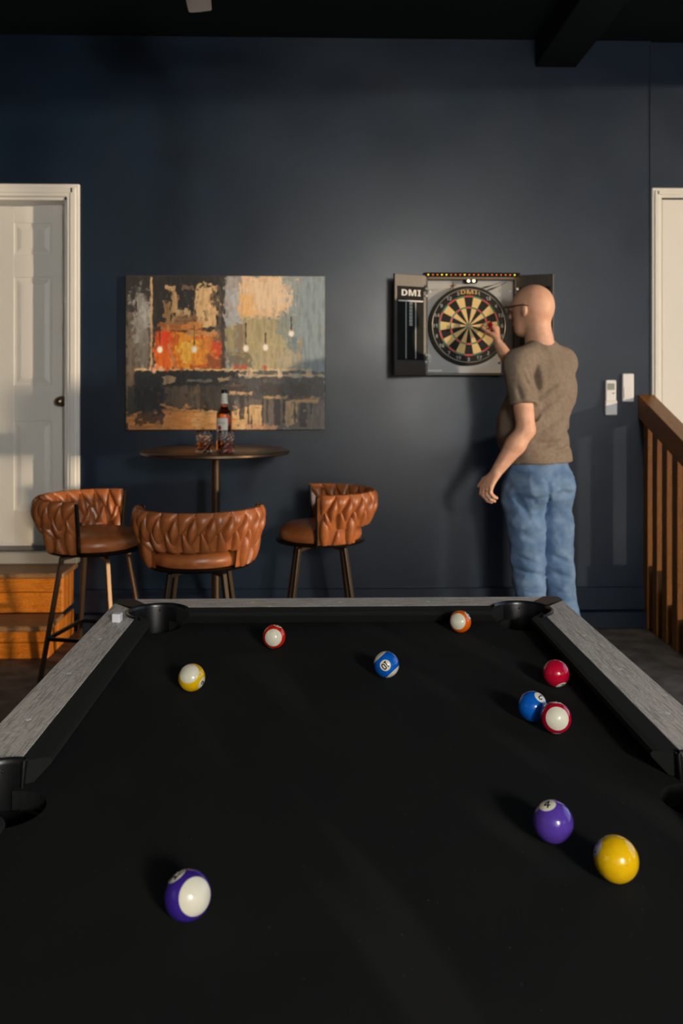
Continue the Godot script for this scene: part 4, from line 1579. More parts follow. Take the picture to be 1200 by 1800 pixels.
func sector(r0: float, r1: float, y: float) -> ArrayMesh:
	# an 18 degree piece round the top, facing +z, 3 mm thick
	var m := Mb.new()
	var n := 4
	for k in n:
		var a := deg_to_rad(-8.8 + 17.6 * k / n)
		var b := deg_to_rad(-8.8 + 17.6 * (k + 1) / n)
		var q := [Vector3(sin(a) * r0, cos(a) * r0, y), Vector3(sin(a) * r1, cos(a) * r1, y), Vector3(sin(b) * r1, cos(b) * r1, y), Vector3(sin(b) * r0, cos(b) * r0, y)]
		m.face(q, Vector3.BACK)
		m.face([q[1], q[2], q[2] - Vector3(0, 0, 0.003), q[1] - Vector3(0, 0, 0.003)], q[1])
		m.face([q[0], q[3], q[3] - Vector3(0, 0, 0.003), q[0] - Vector3(0, 0, 0.003)], -q[1])
	return m.mesh()


func dart(parent: Node3D, tip: Vector3, dir: Vector3) -> void:
	dir = dir.normalized()
	var m := Mb.new()
	m.tube([tip, tip + dir * 0.03], [0.0006, 0.0012], 6)
	m.tube([tip + dir * 0.03, tip + dir * 0.035, tip + dir * 0.08, tip + dir * 0.085], [0.0012, 0.0035, 0.0035, 0.002], 8)
	part(parent, "barrel", m, M.steel)
	m = Mb.new()
	m.tube([tip + dir * 0.085, tip + dir * 0.14], 0.002, 6)
	part(parent, "shaft", m, M.spectacle_black)
	var x := dir.cross(Vector3.UP).normalized()
	var y := dir.cross(x)
	for e in [x, y]:
		m = Mb.new()
		for s in [-1.0, 1.0]:
			var w: Vector3 = e * s
			var q := [tip + dir * 0.118, tip + dir * 0.13 + w * 0.018, tip + dir * 0.15 + w * 0.018, tip + dir * 0.158]
			var nn: Vector3 = dir.cross(w)
			for k in [1.0, -1.0]:
				var o: Vector3 = nn * 0.0004 * k
				m.face([q[0] + o, q[1] + o, q[2] + o, q[3] + o], nn * k)
		part(parent, "flight", m, M.dart_red)


func dart_cabinet() -> void:
	var t := thing("dartboard_cabinet", "open black dartboard cabinet with lights mounted on the wall", "cabinet")
	var x0 := 0.592
	var x1 := 1.112
	var y0 := 1.454
	var y1 := 2.018
	var zf := WZ + 0.098
	var cx := (x0 + x1) / 2.0
	var cy := (y0 + y1) / 2.0
	var m := Mb.new()
	m.box(Vector3(cx, cy, WZ + 0.03), Vector3(x1 - x0 - 0.02, y1 - y0 - 0.02, 0.05), 0.0)
	part(t, "back_panel", m, M.silver_panel)
	m = Mb.new()
	var fw := 0.014
	for s in [[x0 + fw / 2, cy, fw, y1 - y0], [x1 - fw / 2, cy, fw, y1 - y0]]:
		m.box(Vector3(s[0], s[1], (WZ + zf) / 2.0 + 0.001), Vector3(s[2], s[3], zf - WZ), 0.002, 1)
	m.box(Vector3(cx, y0 + fw / 2, (WZ + zf) / 2.0 + 0.001), Vector3(x1 - x0 - 2 * fw, fw, zf - WZ), 0.002, 0)
	m.box(Vector3(cx, y1 - 0.011, (WZ + zf) / 2.0 + 0.001), Vector3(x1 - x0 - 2 * fw, 0.022, zf - WZ), 0.002, 0)
	part(t, "cabinet_frame", m, M.cabinet_black)
	# strip of small coloured lamps along the top
	m = Mb.new()
	m.box(Vector3(cx, y1 + 0.004, zf + 0.006), Vector3(x1 - x0 + 0.03, 0.024, 0.012), 0.004)
	var strip := part(t, "light_strip", m, M.score_black)
	var yel := glow("led_yellow", Color(1.0, 0.82, 0.15), 1.6)
	var ora := glow("led_orange", Color(1.0, 0.5, 0.16), 0.55)
	var wht := glow("led_white", Color(1.0, 0.96, 0.86), 1.6)
	for k in 20:
		m = Mb.new()
		m.lathe([Vector2(0, 0.0035), Vector2(0.0028, 0.003), Vector2(0.0042, 0.0)], 10, 0, TAU, Vector3(x0 + 0.015 + 0.0257 * k, y1 + 0.003, zf + 0.012), Basis(Vector3.RIGHT, PI / 2))
		part(strip, "led_bulb", m, yel if k in [0, 3, 4, 8, 19] else ora)
	var al := AreaLight3D.new()
	al.name = "strip_light"
	add_child(al)
	al.area_size = Vector2(0.5, 0.02)
	al.position = Vector3(cx, y1 - 0.012, zf + 0.03)
	al.rotation = Vector3(-PI / 2 + 0.5, 0, 0)
	al.light_color = Color(1.0, 0.78, 0.42)
	al.light_energy = 0.012
	al.area_range = 6.0
	al.shadow_enabled = true
	# lamp bracket with two lamps over the board
	m = Mb.new()
	m.box(Vector3(cx - 0.002, y1 - 0.032, zf - 0.008), Vector3(0.075, 0.02, 0.03), 0.004)
	var br := part(t, "lamp_bracket", m, M.score_black)
	for s in [-1.0, 1.0]:
		m = Mb.new()
		m.lathe([Vector2(0, 0.006), Vector2(0.006, 0.005), Vector2(0.0085, 0.0)], 14, 0, TAU, Vector3(cx - 0.002 + s * 0.015, y1 - 0.031, zf + 0.007), Basis(Vector3.RIGHT, PI / 2))
		part(br, "lamp_bulb", m, wht)
	for k in 2:
		m = Mb.new()
		var bx := cx + 0.11 + 0.03 * k
		m.tube([Vector3(bx - 0.06, y1 - 0.075 - 0.012 * k, WZ + 0.06), Vector3(bx - 0.02, y1 - 0.06 - 0.012 * k, WZ + 0.065), Vector3(bx + 0.02, y1 - 0.05 - 0.006 * k, WZ + 0.065), Vector3(bx + 0.07, y1 - 0.03, WZ + 0.06)], [0.0012, 0.004, 0.0012, 0.0012], 6)
		part(t, "cable", m, M.score_black)
	m = Mb.new()
	m.box(Vector3(x0 + 0.055, y0 + 0.028, WZ + 0.057), Vector3(0.088, 0.009, 0.002))
	part(t, "sticker", m, M.print_white)
	for q in [[x0 + 0.03, y1 - 0.085], [x0 + 0.03, y0 + 0.078], [x1 - 0.03, y1 - 0.085]]:
		m = Mb.new()
		m.lathe([Vector2(0, 0.006), Vector2(0.004, 0.005), Vector2(0.007, 0.0)], 12, 0, TAU, Vector3(q[0], q[1], WZ + 0.055), Basis(Vector3.RIGHT, PI / 2))
		part(t, "screw", m, M.print_white)
	# the two doors, folded open, their outer edges toward the room
	for s in [-1.0, 1.0]:
		var hinge := Vector3(x0 if s < 0 else x1, y0, zf)
		var w := 0.203
		var ang: float = -s * deg_to_rad(24.0)
		var h := y1 - y0
		var tr := Transform3D(Basis(Vector3.UP, ang), hinge)
		m = Mb.new()
		m.box(Vector3(s * w / 2.0, h / 2.0, 0), Vector3(w, h, 0.018), 0.002, 1)
		var d := part(t, "cabinet_door", m, M.cabinet_black, tr)
		m = Mb.new()
		m.box(Vector3(s * w * 0.5, h * 0.515, 0.0105), Vector3(w * 0.83, h * 0.73, 0.003), 0.0008)
		part(d, "scoreboard", m, M.score_black)
		lettering(d, "logo", "DMI", 0.036, Vector3(s * w * 0.5, h * 0.815, 0.0125), M.print_white, Basis(), "Droid Sans", 1.35)
		m = Mb.new()
		m.box(Vector3(s * w * 0.5, h * 0.735, 0.0125), Vector3(w * 0.78, 0.0075, 0.001))
		part(d, "score_header", m, M.print_white)
		for e in [-1.0, 1.0]:
			m = Mb.new()
			m.box(Vector3(s * w * 0.5 + e * 0.031, h * 0.45, 0.0125), Vector3(0.006, h * 0.57, 0.001))
			part(d, "score_line", m, M.print_grey)
		# the column between the lines: a stack of small pale fields
		for k in 7:
			m = Mb.new()
			m.box(Vector3(s * w * 0.5, h * (0.708 - 0.034 * k), 0.0125), Vector3(0.02, h * 0.029, 0.001))
			part(d, "score_field", m, M.print_grey)
		for yy in [h * 0.86, h * 0.79, h * 0.2, h * 0.13]:
			m = Mb.new()
			m.lathe([Vector2(0, 0.007), Vector2(0.005, 0.006), Vector2(0.008, 0.0)], 12, 0, TAU, Vector3(s * 0.002, yy + 0.002, 0.012), Basis(Vector3.RIGHT, PI / 2))
			part(d, "hinge_screw", m, M.print_white)

	# the board
	var bc := Vector3(0.838, 1.735, WZ + 0.056)
	var b := thing("dartboard", "round dartboard with cream, black, red and green segments", "dartboard", bc)
	var rot := Basis(Vector3.RIGHT, PI / 2)
	m = Mb.new()
	m.lathe([Vector2(0, 0.037), Vector2(0.217, 0.037), Vector2(0.2255, 0.034), Vector2(0.2255, 0.0), Vector2(0, 0)], 72, 0, TAU, Vector3.ZERO, rot)
	part(b, "board_body", m, M.sisal_black)
	var dbl := sector(0.162, 0.17, 0.0395)
	var sin1 := sector(0.107, 0.162, 0.0395)
	var trp := sector(0.099, 0.107, 0.0395)
	var sin2 := sector(0.016, 0.099, 0.0395)
	var nums := ["20", "1", "18", "4", "13", "6", "10", "15", "2", "17", "3", "19", "7", "16", "8", "11", "14", "9", "12", "5"]
	for k in 20:
		var r := Transform3D(Basis(Vector3.BACK, -deg_to_rad(18.0 * k)), Vector3.ZERO)
		var even := k % 2 == 0
		part(b, "segment", dbl, M.sisal_red if even else M.sisal_green, r)
		part(b, "segment", sin1, M.sisal_black if even else M.sisal_cream, r)
		part(b, "segment", trp, M.sisal_red if even else M.sisal_green, r)
		part(b, "segment", sin2, M.sisal_black if even else M.sisal_cream, r)
		var a := deg_to_rad(18.0 * k)
		if k > 0:
			lettering(b, "number", nums[k], 0.021, Vector3(sin(a) * 0.19, cos(a) * 0.19 - 0.0, 0.038), M.print_grey, Basis())
	lettering(b, "logo", "DMI", 0.025, Vector3(0, 0.19, 0.038), M.print_gold, Basis(), "Droid Sans", 1.5)
	m = Mb.new()
	m.lathe([Vector2(0, 0.0405), Vector2(0.0155, 0.0405), Vector2(0.0155, 0.037)], 24, 0, TAU, Vector3.ZERO, rot)
	part(b, "outer_bull", m, M.sisal_green)
	m = Mb.new()
	m.lathe([Vector2(0, 0.0415), Vector2(0.0063, 0.0415), Vector2(0.0063, 0.037)], 20, 0, TAU, Vector3.ZERO, rot)
	part(b, "bullseye", m, M.sisal_red)
	for r in [0.17, 0.162, 0.107, 0.099, 0.0158]:
		m = Mb.new()
		var ring := []
		for k in 61:
			ring.append(Vector3(cos(TAU * k / 60) * r, sin(TAU * k / 60) * r, 0.0402))
		m.tube(ring, 0.0006, 5, false)
		part(b, "wire_ring", m, M.wire_silver)
	m = Mb.new()
	var nr := []
	for k in 73:
		nr.append(Vector3(cos(TAU * k / 72) * 0.2065, sin(TAU * k / 72) * 0.2065, 0.0395))
	m.tube(nr, 0.0016, 6, false)
	part(b, "number_ring", m, M.wire_silver)
	var dt := thing("dart", "small dart with red flight stuck at the top left of the board", "dart")
	dart(dt, Vector3(0.73, 1.942, WZ + 0.058), Vector3(0.02, 0.05, 1.0))


func wall_controls() -> void:
	var t := thing("remote_control", "white remote control with grey display in a wall holder", "remote", Vector3(1.674, 1.329, WZ))
	var m := Mb.new()
	m.box(Vector3(0, 0.0, 0.011), Vector3(0.062, 0.2, 0.02), 0.005)
	part(t, "remote_body", m, M.plastic_white)
	m = Mb.new()
	m.box(Vector3(0, -0.06, 0.014), Vector3(0.07, 0.085, 0.028), 0.005)
	part(t, "holder", m, M.plastic_white)
	m = Mb.new()
	m.box(Vector3(0, 0.062, 0.0212), Vector3(0.042, 0.038, 0.002), 0.0006)
	part(t, "display", m, M.lcd_grey)
	m = Mb.new()
	m.box(Vector3(0.014, 0.024, 0.0212), Vector3(0.014, 0.008, 0.003), 0.001)
	part(t, "button", m, M.print_grey)
	t = thing("wall_plate", "plain white rectangular wall control beside the remote", "switch", Vector3(1.776, 1.385, WZ))
	m = Mb.new()
	m.box(Vector3(0, 0, 0.009), Vector3(0.066, 0.162, 0.017), 0.004)
	part(t, "plate", m, M.plastic_white)
	m = Mb.new()
	m.box(Vector3(0, -0.03, 0.0185), Vector3(0.05, 0.07, 0.004), 0.0012)
	part(t, "flap", m, M.plastic_white)


# ---------------------------------------------------------------- ceiling fan and an unseen lamp behind the camera
func ceiling_fan() -> void:
	var t := thing("ceiling_fan", "pale ceiling fan blade reaching down at the top edge", "fan", Vector3(-0.47, 3.0, -3.05), deg_to_rad(4))
	var m := Mb.new()
	m.lathe([Vector2(0.0, -0.09), Vector2(0.08, -0.085), Vector2(0.12, -0.05), Vector2(0.12, 0.06), Vector2(0.06, 0.1), Vector2(0.0, 0.1)], 28)
	part(t, "motor", m, M.fan_white)
	m = Mb.new()
	m.lathe([Vector2(0.0, TOP - 3.0), Vector2(0.07, TOP - 3.0), Vector2(0.06, TOP - 3.05), Vector2(0.014, TOP - 3.06), Vector2(0.014, 0.09), Vector2(0.0, 0.09)], 20)
	part(t, "down_rod", m, M.fan_white)
	for k in 4:
		m = Mb.new()
		var poly := PackedVector2Array([Vector2(-0.03, -0.12), Vector2(-0.058, -0.26), Vector2(-0.05, -0.612), Vector2(-0.044, -0.622), Vector2(-0.01, -0.624), Vector2(0.044, -0.614), Vector2(0.048, -0.606), Vector2(0.058, -0.26), Vector2(0.03, -0.12)])
		m.prism(poly, -0.006, 0.004)
		var b := Basis(Vector3.UP, k * PI / 2) * Basis(Vector3.BACK, 0.1)
		part(t, "blade", m, M.fan_white, Transform3D(b, Vector3.ZERO))


const LAMP := Vector3(1.4, 2.15, 2.3)


func unseen_lamp() -> void:
	var t := thing("unseen_lamp", "unseen white globe lamp behind the viewer, lighting the table and far wall", "lamp", Vector3(LAMP.x, 0, LAMP.z))
	var m := Mb.new()
	m.lathe([Vector2(0, 0.03), Vector2(0.15, 0.02), Vector2(0.16, 0.0), Vector2(0, 0)], 28)
	part(t, "base", m, M.black_metal)
	m = Mb.new()
	m.lathe([Vector2(0.012, LAMP.y - 0.2), Vector2(0.012, 0.02)], 12)
	part(t, "pole", m, M.black_metal)
	m = Mb.new()
	var pr := []
	for k in 17:
		var a := PI * (0.5 - k / 16.0)
		pr.append(Vector2(maxf(0.0, cos(a)) * 0.235, LAMP.y + sin(a) * 0.235))
	m.lathe(pr, 32)
	part(t, "unseen_lamp_globe", m, glow("unseen_globe_glow", Color(1.0, 0.98, 0.95), 6.0))
	var l := OmniLight3D.new()  # out of view, placed to light the balls, rails and far wall
	l.name = "unseen_globe_light"
	l.position = LAMP
	l.light_color = Color(1.0, 0.985, 0.96)
	l.light_energy = 9.0
	l.light_size = 0.23
	l.omni_range = 14.0
	l.omni_attenuation = 2.0
	l.shadow_enabled = true
	add_child(l)


# ---------------------------------------------------------------- the man at the board
func man() -> void:
	var o := Vector3(1.12, 0, -4.3)
	var f := Vector3(-0.56, 0, -0.83).normalized()   # the way the chest faces
	var l := Vector3(f.z, 0, -f.x)                   # his left
	var tb := Basis(l, Vector3.UP, f)
	var t := thing("person", "man in taupe t-shirt and blue jeans reaching to the dartboard", "person", o)
	var ls := Vector3(-0.142, 1.495, 0.115)
	var le := Vector3(-0.128, 1.18, 0.2)
	var lw := Vector3(-0.272, 0.976, 0.2)
	var rs := Vector3(0.128, 1.508, -0.095)
	var re := Vector3(-0.03, 1.415, -0.29)
	var rw := Vector3(-0.141, 1.622, -0.362)
	# skin: trunk, arms, neck
	var mb := Mb.new()
	var fd := Field.new(Vector3(-0.42, 0.8, -0.5), Vector3(0.3, 1.75, 0.34), 0.012)
	fd.cap(Vector3(-0.02, 1.02, 0), Vector3(-0.02, 1.4, -0.01), 0.12, 0.13)
	fd.cap(ls * 0.7 + Vector3(0, 0.45, 0), rs * 0.7 + Vector3(0, 0.46, 0), 0.06, 0.06, 0.05)
	fd.cap(Vector3(0.0, 1.5, 0), Vector3(-0.022, 1.69, -0.008), 0.075, 0.064, 0.03)
	fd.cap(ls, le, 0.058, 0.045, 0.02)
	fd.cap(le, le.lerp(lw, 0.35), 0.045, 0.048, 0.015)
	fd.cap(le.lerp(lw, 0.35), lw, 0.048, 0.029, 0.02)
	fd.cap(rs, re, 0.058, 0.046, 0.02)
	fd.cap(re, re.lerp(rw, 0.35), 0.045, 0.047, 0.015)
	fd.cap(re.lerp(rw, 0.35), rw, 0.047, 0.028, 0.02)
	fd.into(mb)
	# left hand, hanging, fingers half curled
	fd = Field.new(Vector3(-0.39, 0.82, 0.08), Vector3(-0.2, 1.03, 0.3), 0.0035)
	var pd := Vector3(-0.55, -0.83, -0.05).normalized()
	var sp := f                                       # index to little finger runs back along this
	fd.cap(lw + Vector3(0.03, 0.045, 0), lw, 0.031, 0.027, 0.01)
	var kn := []
	for k in 4:
		var q := lw + pd * (0.088 - 0.004 * absf(k - 1.0)) + sp * (0.03 - 0.02 * k)
		kn.append(q)
		fd.cap(lw + pd * 0.012 + sp * (0.014 - 0.01 * k), q, 0.0145, 0.0115, 0.014)
	for k in 4:
		var ln: float = [0.94, 1.05, 1.0, 0.8][k]
		var a: Vector3 = kn[k]
		var b: Vector3 = a + Vector3(-0.006, -0.038, 0.004) * ln
		var c: Vector3 = b + Vector3(0.018, -0.022, 0.004) * ln
		var d: Vector3 = c + Vector3(0.018, -0.008, 0.002) * ln
		fd.cap(a, b, 0.0105, 0.0095, 0.006)
		fd.cap(b, c, 0.0095, 0.0088, 0.005)
		fd.cap(c, d, 0.0088, 0.0076, 0.005)
	fd.cap(lw + pd * 0.02 + sp * 0.018, lw + pd * 0.045 + sp * 0.046, 0.0135, 0.0115, 0.012)
	fd.cap(lw + pd * 0.045 + sp * 0.046, lw + pd * 0.085 + sp * 0.05, 0.011, 0.009, 0.006)
	fd.into(mb)
	# right hand, pinching at the board
	fd = Field.new(Vector3(-0.27, 1.58, -0.48), Vector3(-0.1, 1.78, -0.31), 0.0035)
	fd.cap(rw + (re - rw) * 0.2, rw, 0.031, 0.027, 0.01)
	var base := rw + Vector3(-0.004, 0.012, -0.004)
	var rk := []
	for k in 4:
		var q := Vector3(-0.158, 1.712, -0.392) + Vector3(0.008, 0.002, -0.014) * k + Vector3(0, 0.004 * (1.0 - absf(k - 1.2)), 0)
		rk.append(q)
		fd.cap(base + Vector3(0.0, 0.0, -0.007) * k, q, 0.0145, 0.0115, 0.014)
	var pinch := Vector3(-0.222, 1.722, -0.42)
	fd.cap(rk[0], Vector3(-0.188, 1.742, -0.402), 0.011, 0.0098, 0.006)
	fd.cap(Vector3(-0.188, 1.742, -0.402), Vector3(-0.211, 1.734, -0.413), 0.0098, 0.009, 0.005)
	fd.cap(Vector3(-0.211, 1.734, -0.413), pinch + Vector3(0, 0.006, 0), 0.009, 0.0076, 0.005)
	for k in range(1, 4):
		var b: Vector3 = rk[k] + Vector3(-0.024, 0.014 - 0.006 * k, -0.01)
		var c: Vector3 = b + Vector3(-0.012, -0.016, -0.008)
		var d: Vector3 = c + Vector3(0.004, -0.016, -0.002)
		fd.cap(rk[k], b, 0.0108, 0.0096, 0.006)
		fd.cap(b, c, 0.0096, 0.009, 0.005)
		fd.cap(c, d, 0.009, 0.0078, 0.005)
	fd.cap(base + Vector3(-0.006, 0.012, 0.01), Vector3(-0.176, 1.678, -0.384), 0.0145, 0.0115, 0.012)
	fd.cap(Vector3(-0.176, 1.678, -0.384), Vector3(-0.197, 1.694, -0.4), 0.0112, 0.01, 0.006)
	fd.cap(Vector3(-0.197, 1.694, -0.4), pinch + Vector3(0.002, -0.008, 0.002), 0.01, 0.0078, 0.005)
	fd.into(mb)
	# head, turned further to the left than the chest
	var hf := Vector3(-0.73, -0.04, -0.68).normalized()
	var hl := Vector3(hf.z, 0, -hf.x).normalized()
	var hu := hl.cross(hf)
	if hu.y < 0:
		hu = -hu
	var hb := Basis(hl, hu, hf)
	var hc := Vector3(-0.043, 1.79, -0.02)
	fd = Field.new(hc + Vector3(-0.16, -0.22, -0.16), hc + Vector3(0.16, 0.145, 0.16), 0.005)
	fd.ell(hc + hu * 0.012 - hf * 0.006, Vector3(0.088, 0.106, 0.112), hb, 0.02)
	fd.ell(hc - hf * 0.035 - hu * 0.022, Vector3(0.07, 0.07, 0.066), hb, 0.03)
	fd.ell(hc + hf * 0.045 - hu * 0.075, Vector3(0.056, 0.062, 0.055), hb, 0.03)
	fd.ell(hc + hf * 0.06 - hu * 0.112, Vector3(0.034, 0.026, 0.032), hb, 0.03)
	fd.cap(Vector3(-0.004, 1.56, 0.0), hc - hu * 0.075 - hf * 0.02, 0.066, 0.058, 0.025)
	fd.cap(Vector3(0.0, 1.58, 0.02), hc - hu * 0.075 - hf * 0.034, 0.062, 0.052, 0.025)
	fd.cap(hc + hf * 0.1 + hu * 0.012, hc + hf * 0.121 - hu * 0.034, 0.009, 0.014, 0.014)
	fd.cap(hc + hf * 0.088 + hu * 0.026 + hl * 0.034, hc + hf * 0.088 + hu * 0.026 - hl * 0.034, 0.013, 0.013, 0.02)
	fd.cap(hc + hf * 0.1 - hu * 0.072 + hl * 0.018, hc + hf * 0.1 - hu * 0.072 - hl * 0.018, 0.008, 0.008, 0.01)
	for s in [-1.0, 1.0]:
		fd.ell(hc + hl * s * 0.088 - hu * 0.018 - hf * 0.002, Vector3(0.009, 0.032, 0.019), Basis(hu, -s * 0.35) * hb, 0.008)
		fd.ell(hc + hl * s * 0.034 + hf * 0.094 + hu * 0.004, Vector3(0.015, 0.01, 0.01), hb, 0.008)
	fd.into(mb)
	part(t, "body", mb, M.skin)
	for s in [-1.0, 1.0]:
		var em := Mb.new()
		var pr := []
		for k in 9:
			var a := PI * (0.5 - k / 8.0)
			pr.append(Vector2(maxf(0, cos(a)) * 0.011, sin(a) * 0.011))
		em.lathe(pr, 14, 0, TAU, hc + hl * s * 0.034 + hf * 0.0975 + hu * 0.004)
		part(t, "eye", em, M.eye_white)
	# spectacles
	var g := Mb.new()
	for s in [-1.0, 1.0]:
		var ring := []
		for k in 21:
			var a := TAU * k / 20
			ring.append(hc + hf * 0.128 + hl * (s * 0.036 + 0.027 * cos(a)) + hu * (-0.002 + 0.021 * sin(a)))
		g.tube(ring, 0.0022, 6, false)
		g.tube([hc + hf * 0.127 + hl * s * 0.063 + hu * 0.008, hc + hf * 0.09 + hl * s * 0.085 + hu * 0.008, hc + hl * s * 0.097 + hu * 0.01, hc - hf * 0.03 + hl * s * 0.091 + hu * 0.002], [0.002, 0.0026, 0.0026, 0.0022], 6)
	g.tube([hc + hf * 0.128 + hl * 0.01, hc + hf * 0.131, hc + hf * 0.128 - hl * 0.01], 0.002, 6)
	part(t, "spectacles", g, M.spectacle_black)
	# t-shirt
	mb = Mb.new()
	fd = Field.new(Vector3(-0.34, 0.95, -0.42), Vector3(0.32, 1.68, 0.34), 0.008)
	var sl := ls.lerp(le, 0.62)
	fd.cap(ls, sl + (sl - ls) * 0.2, 0.078, 0.066, 0.035)
	fd.cut(sl, (le - ls), 0.1)
	var sr := rs.lerp(re, 0.6)
	fd.cap(rs, sr + (sr - rs) * 0.2, 0.07, 0.066, 0.035)
	fd.cut(sr, (re - rs), 0.1)
	fd.cap(Vector3(-0.115, 1.49, 0.08), Vector3(0.118, 1.505, -0.085), 0.082, 0.082, 0.03)
	fd.cap(Vector3(0.0, 1.565, 0.0), ls + Vector3(0.01, 0.012, -0.01), 0.075, 0.066, 0.04)
	fd.cap(Vector3(0.0, 1.565, 0.0), rs + Vector3(-0.01, 0.012, 0.01), 0.075, 0.066, 0.04)
	fd.ell(Vector3(0.0, 1.37, 0.0), Vector3(0.192, 0.2, 0.138), tb, 0.04)
	fd.ell(Vector3(-0.046, 1.17, -0.012), Vector3(0.176, 0.21, 0.186), tb, 0.06)
	fd.ell(Vector3(0.035, 1.38, 0.0), Vector3(0.14, 0.17, 0.12), tb, 0.05)
	fd.ell(Vector3(-0.012, 1.02, 0.0), Vector3(0.186, 0.12, 0.15), tb, 0.06)
	fd.cut(Vector3(0, 1.008, 0), Vector3(0.02, -1, 0))
	fd.cut(Vector3(-0.012, 1.634, 0.004) , Vector3(-0.25, 1, -0.25), 0.11)
	# folds: round the left armpit, across the back, above the hem
	for q in [[Vector3(-0.065, 1.53, 0.16), Vector3(-0.055, 1.33, 0.19), 0.012, 0.012], [Vector3(-0.1, 1.52, 0.175), Vector3(-0.06, 1.40, 0.195), 0.009, 0.008], [Vector3(-0.13, 1.50, 0.18), Vector3(-0.07, 1.37, 0.2), 0.009, 0.007], [Vector3(-0.15, 1.47, 0.185), Vector3(-0.09, 1.35, 0.205), 0.008, 0.006], [Vector3(-0.06, 1.34, 0.16), Vector3(0.06, 1.42, 0.16), 0.012, 0.007], [Vector3(-0.08, 1.26, 0.13), Vector3(0.1, 1.37, 0.14), 0.013, 0.006], [Vector3(-0.06, 1.17, 0.15), Vector3(0.12, 1.27, 0.12), 0.013, 0.006], [Vector3(-0.1, 1.1, 0.14), Vector3(0.08, 1.12, 0.14), 0.012, 0.007], [Vector3(-0.02, 1.06, 0.15), Vector3(0.15, 1.09, 0.07), 0.011, 0.006], [Vector3(-0.17, 1.4, 0.2), Vector3(-0.15, 1.31, 0.21), 0.009, 0.006], [Vector3(0.08, 1.2, 0.12), Vector3(0.15, 1.14, 0.06), 0.01, 0.006]]:
		fd.fold(q[0], q[1], q[2] * 1.15, q[3] * 2.2)
	fd.rough(noise(201, 9.0, 3), 0.007, Vector3(1.0, 0.8, 1.0))
	fd.into(mb)
	part(t, "t_shirt", mb, M.taupe_cotton)
	# jeans
	mb = Mb.new()
	fd = Field.new(Vector3(-0.3, 0.01, -0.28), Vector3(0.32, 1.09, 0.28), 0.009)
	var hipc := Vector3(-0.018, 0.94, 0.0)
	fd.ell(hipc, Vector3(0.168, 0.14, 0.138), tb, 0.03)
	fd.cap(hipc + Vector3(0, 0.06, 0), hipc + Vector3(0, 0.12, 0), 0.135, 0.135, 0.04)
	for s in [-1.0, 1.0]:
		fd.ell(hipc - f * 0.062 + l * s * 0.078 - Vector3(0, 0.052, 0), Vector3(0.092, 0.1, 0.09), tb, 0.03)
	fd.cap(Vector3(-0.098, 0.86, 0.03), Vector3(-0.078, 0.5, 0.03), 0.112, 0.084, 0.03)
	fd.cap(Vector3(-0.078, 0.5, 0.03), Vector3(-0.045, 0.05, 0.03), 0.084, 0.073, 0.02)
	fd.cap(Vector3(0.07, 0.86, -0.05), Vector3(0.093, 0.5, -0.03), 0.102, 0.076, 0.02)
	fd.cap(Vector3(0.093, 0.5, -0.03), Vector3(0.142, 0.05, 0.0), 0.076, 0.073, 0.02)
	fd.cut(Vector3(0, 0.05, 0), Vector3(0, -1, 0))
	fd.cut(Vector3(0, 1.05, 0), Vector3(0, 1, 0))
	for q in [[Vector3(-0.1, 0.83, 0.16), Vector3(0.02, 0.86, 0.16), 0.011, 0.009], [Vector3(0.04, 0.86, 0.14), Vector3(0.15, 0.86, 0.06), 0.012, 0.01], [Vector3(-0.02, 0.95, 0.16), Vector3(0.02, 0.78, 0.12), 0.01, 0.01], [Vector3(-0.18, 0.9, 0.12), Vector3(-0.08, 0.72, 0.15), 0.012, 0.009], [Vector3(-0.17, 0.56, 0.08), Vector3(-0.02, 0.5, 0.11), 0.013, 0.008], [Vector3(-0.16, 0.48, 0.08), Vector3(-0.0, 0.45, 0.1), 0.012, 0.007], [Vector3(0.03, 0.55, 0.06), Vector3(0.17, 0.48, 0.03), 0.012, 0.008], [Vector3(0.03, 0.46, 0.06), Vector3(0.18, 0.41, 0.04), 0.012, 0.007], [Vector3(0.06, 0.36, 0.08), Vector3(0.2, 0.33, 0.05), 0.012, 0.006], [Vector3(-0.12, 0.37, 0.1), Vector3(0.02, 0.35, 0.1), 0.012, 0.006]]:
		fd.fold(q[0], q[1], q[2] * 1.15, q[3] * 2.2)
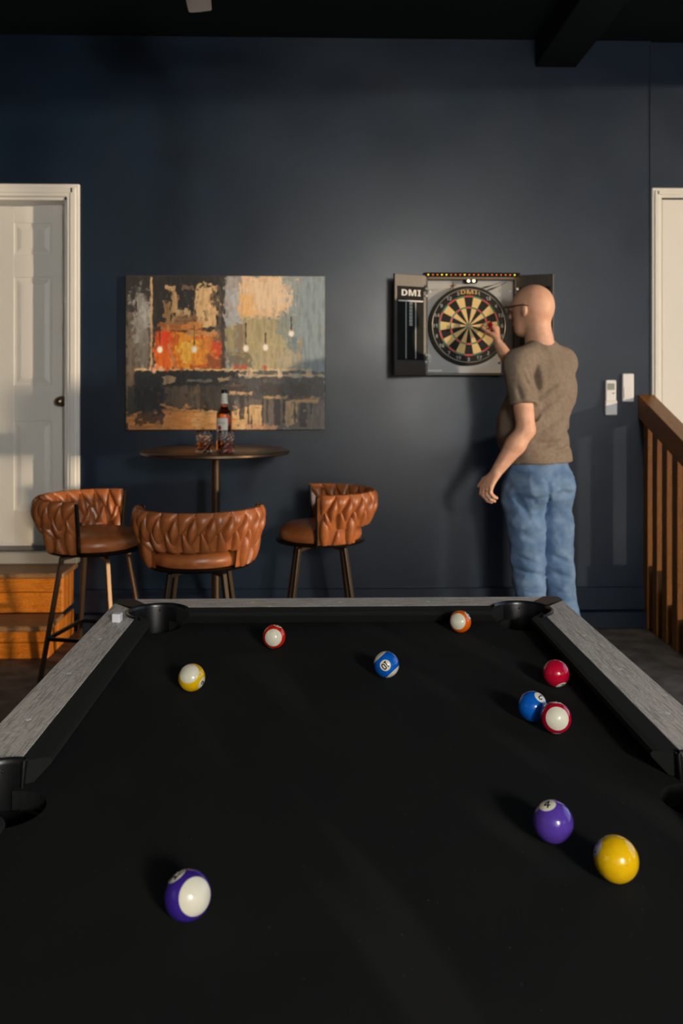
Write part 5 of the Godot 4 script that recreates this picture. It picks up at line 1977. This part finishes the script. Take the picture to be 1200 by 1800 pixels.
	# raised edges of the two back pockets
	for q in [[-0.09, 0.985, -0.105, 0.875], [-0.015, 0.985, -0.015, 0.87], [-0.105, 0.875, -0.06, 0.845], [-0.06, 0.845, -0.015, 0.87], [0.04, 0.99, 0.045, 0.88], [0.135, 0.985, 0.14, 0.88], [0.045, 0.88, 0.1, 0.85], [0.1, 0.85, 0.14, 0.88]]:
		fd.fold(Vector3(q[0], q[1], 0), Vector3(q[2], q[3], 0), 0.009, -0.006)
	fd.rough(noise(202, 7.0, 3), 0.014, Vector3(1.0, 1.5, 1.0))
	fd.into(mb)
	part(t, "jeans", mb, M.blue_denim)
	# shoes
	for q in [Vector3(-0.045, 0, 0.03), Vector3(0.142, 0, 0.0)]:
		mb = Mb.new()
		fd = Field.new(q + Vector3(-0.25, -0.01, -0.3), q + Vector3(0.15, 0.16, 0.15), 0.01)
		fd.cap(q + Vector3(0, 0.05, 0) - f * 0.05, q + Vector3(0, 0.045, 0) + f * 0.13, 0.045, 0.047, 0.02)
		fd.cap(q + Vector3(0, 0.05, 0) - f * 0.03, q + Vector3(0, 0.1, 0) - f * 0.01, 0.046, 0.05, 0.02)
		fd.cut(q + Vector3(0, 0.002, 0), Vector3.DOWN)
		fd.into(mb)
		part(t, "shoe", mb, M.shoe_leather)
	# ring on the left hand
	mb = Mb.new()
	var rg := []
	var ra: Vector3 = kn[2] + Vector3(-0.003, -0.02, 0.002)
	var ax := Vector3(-0.15, -1, 0.1).normalized()
	var e1 := ax.cross(Vector3.RIGHT).normalized()
	var e2 := ax.cross(e1)
	for k in 17:
		rg.append(ra + e1 * cos(TAU * k / 16) * 0.0108 + e2 * sin(TAU * k / 16) * 0.0108)
	mb.tube(rg, 0.0018, 6, false)
	part(t, "ring", mb, M.gold)
	var dt := thing("dart", "dart with red flight held in the man's right hand", "dart")
	dart(dt, o + Vector3(-0.262, 1.715, -0.485), Vector3(0.55, 0.1, 0.85))


func _ready() -> void:
	view_and_light()
	materials()
	unseen_lamp()
	room()
	steps_left()
	rail_right()
	pool_table()
	bar_table()
	stools()
	painting()
	dart_cabinet()
	man()
	pool_balls()
	wall_controls()
	ceiling_fan()
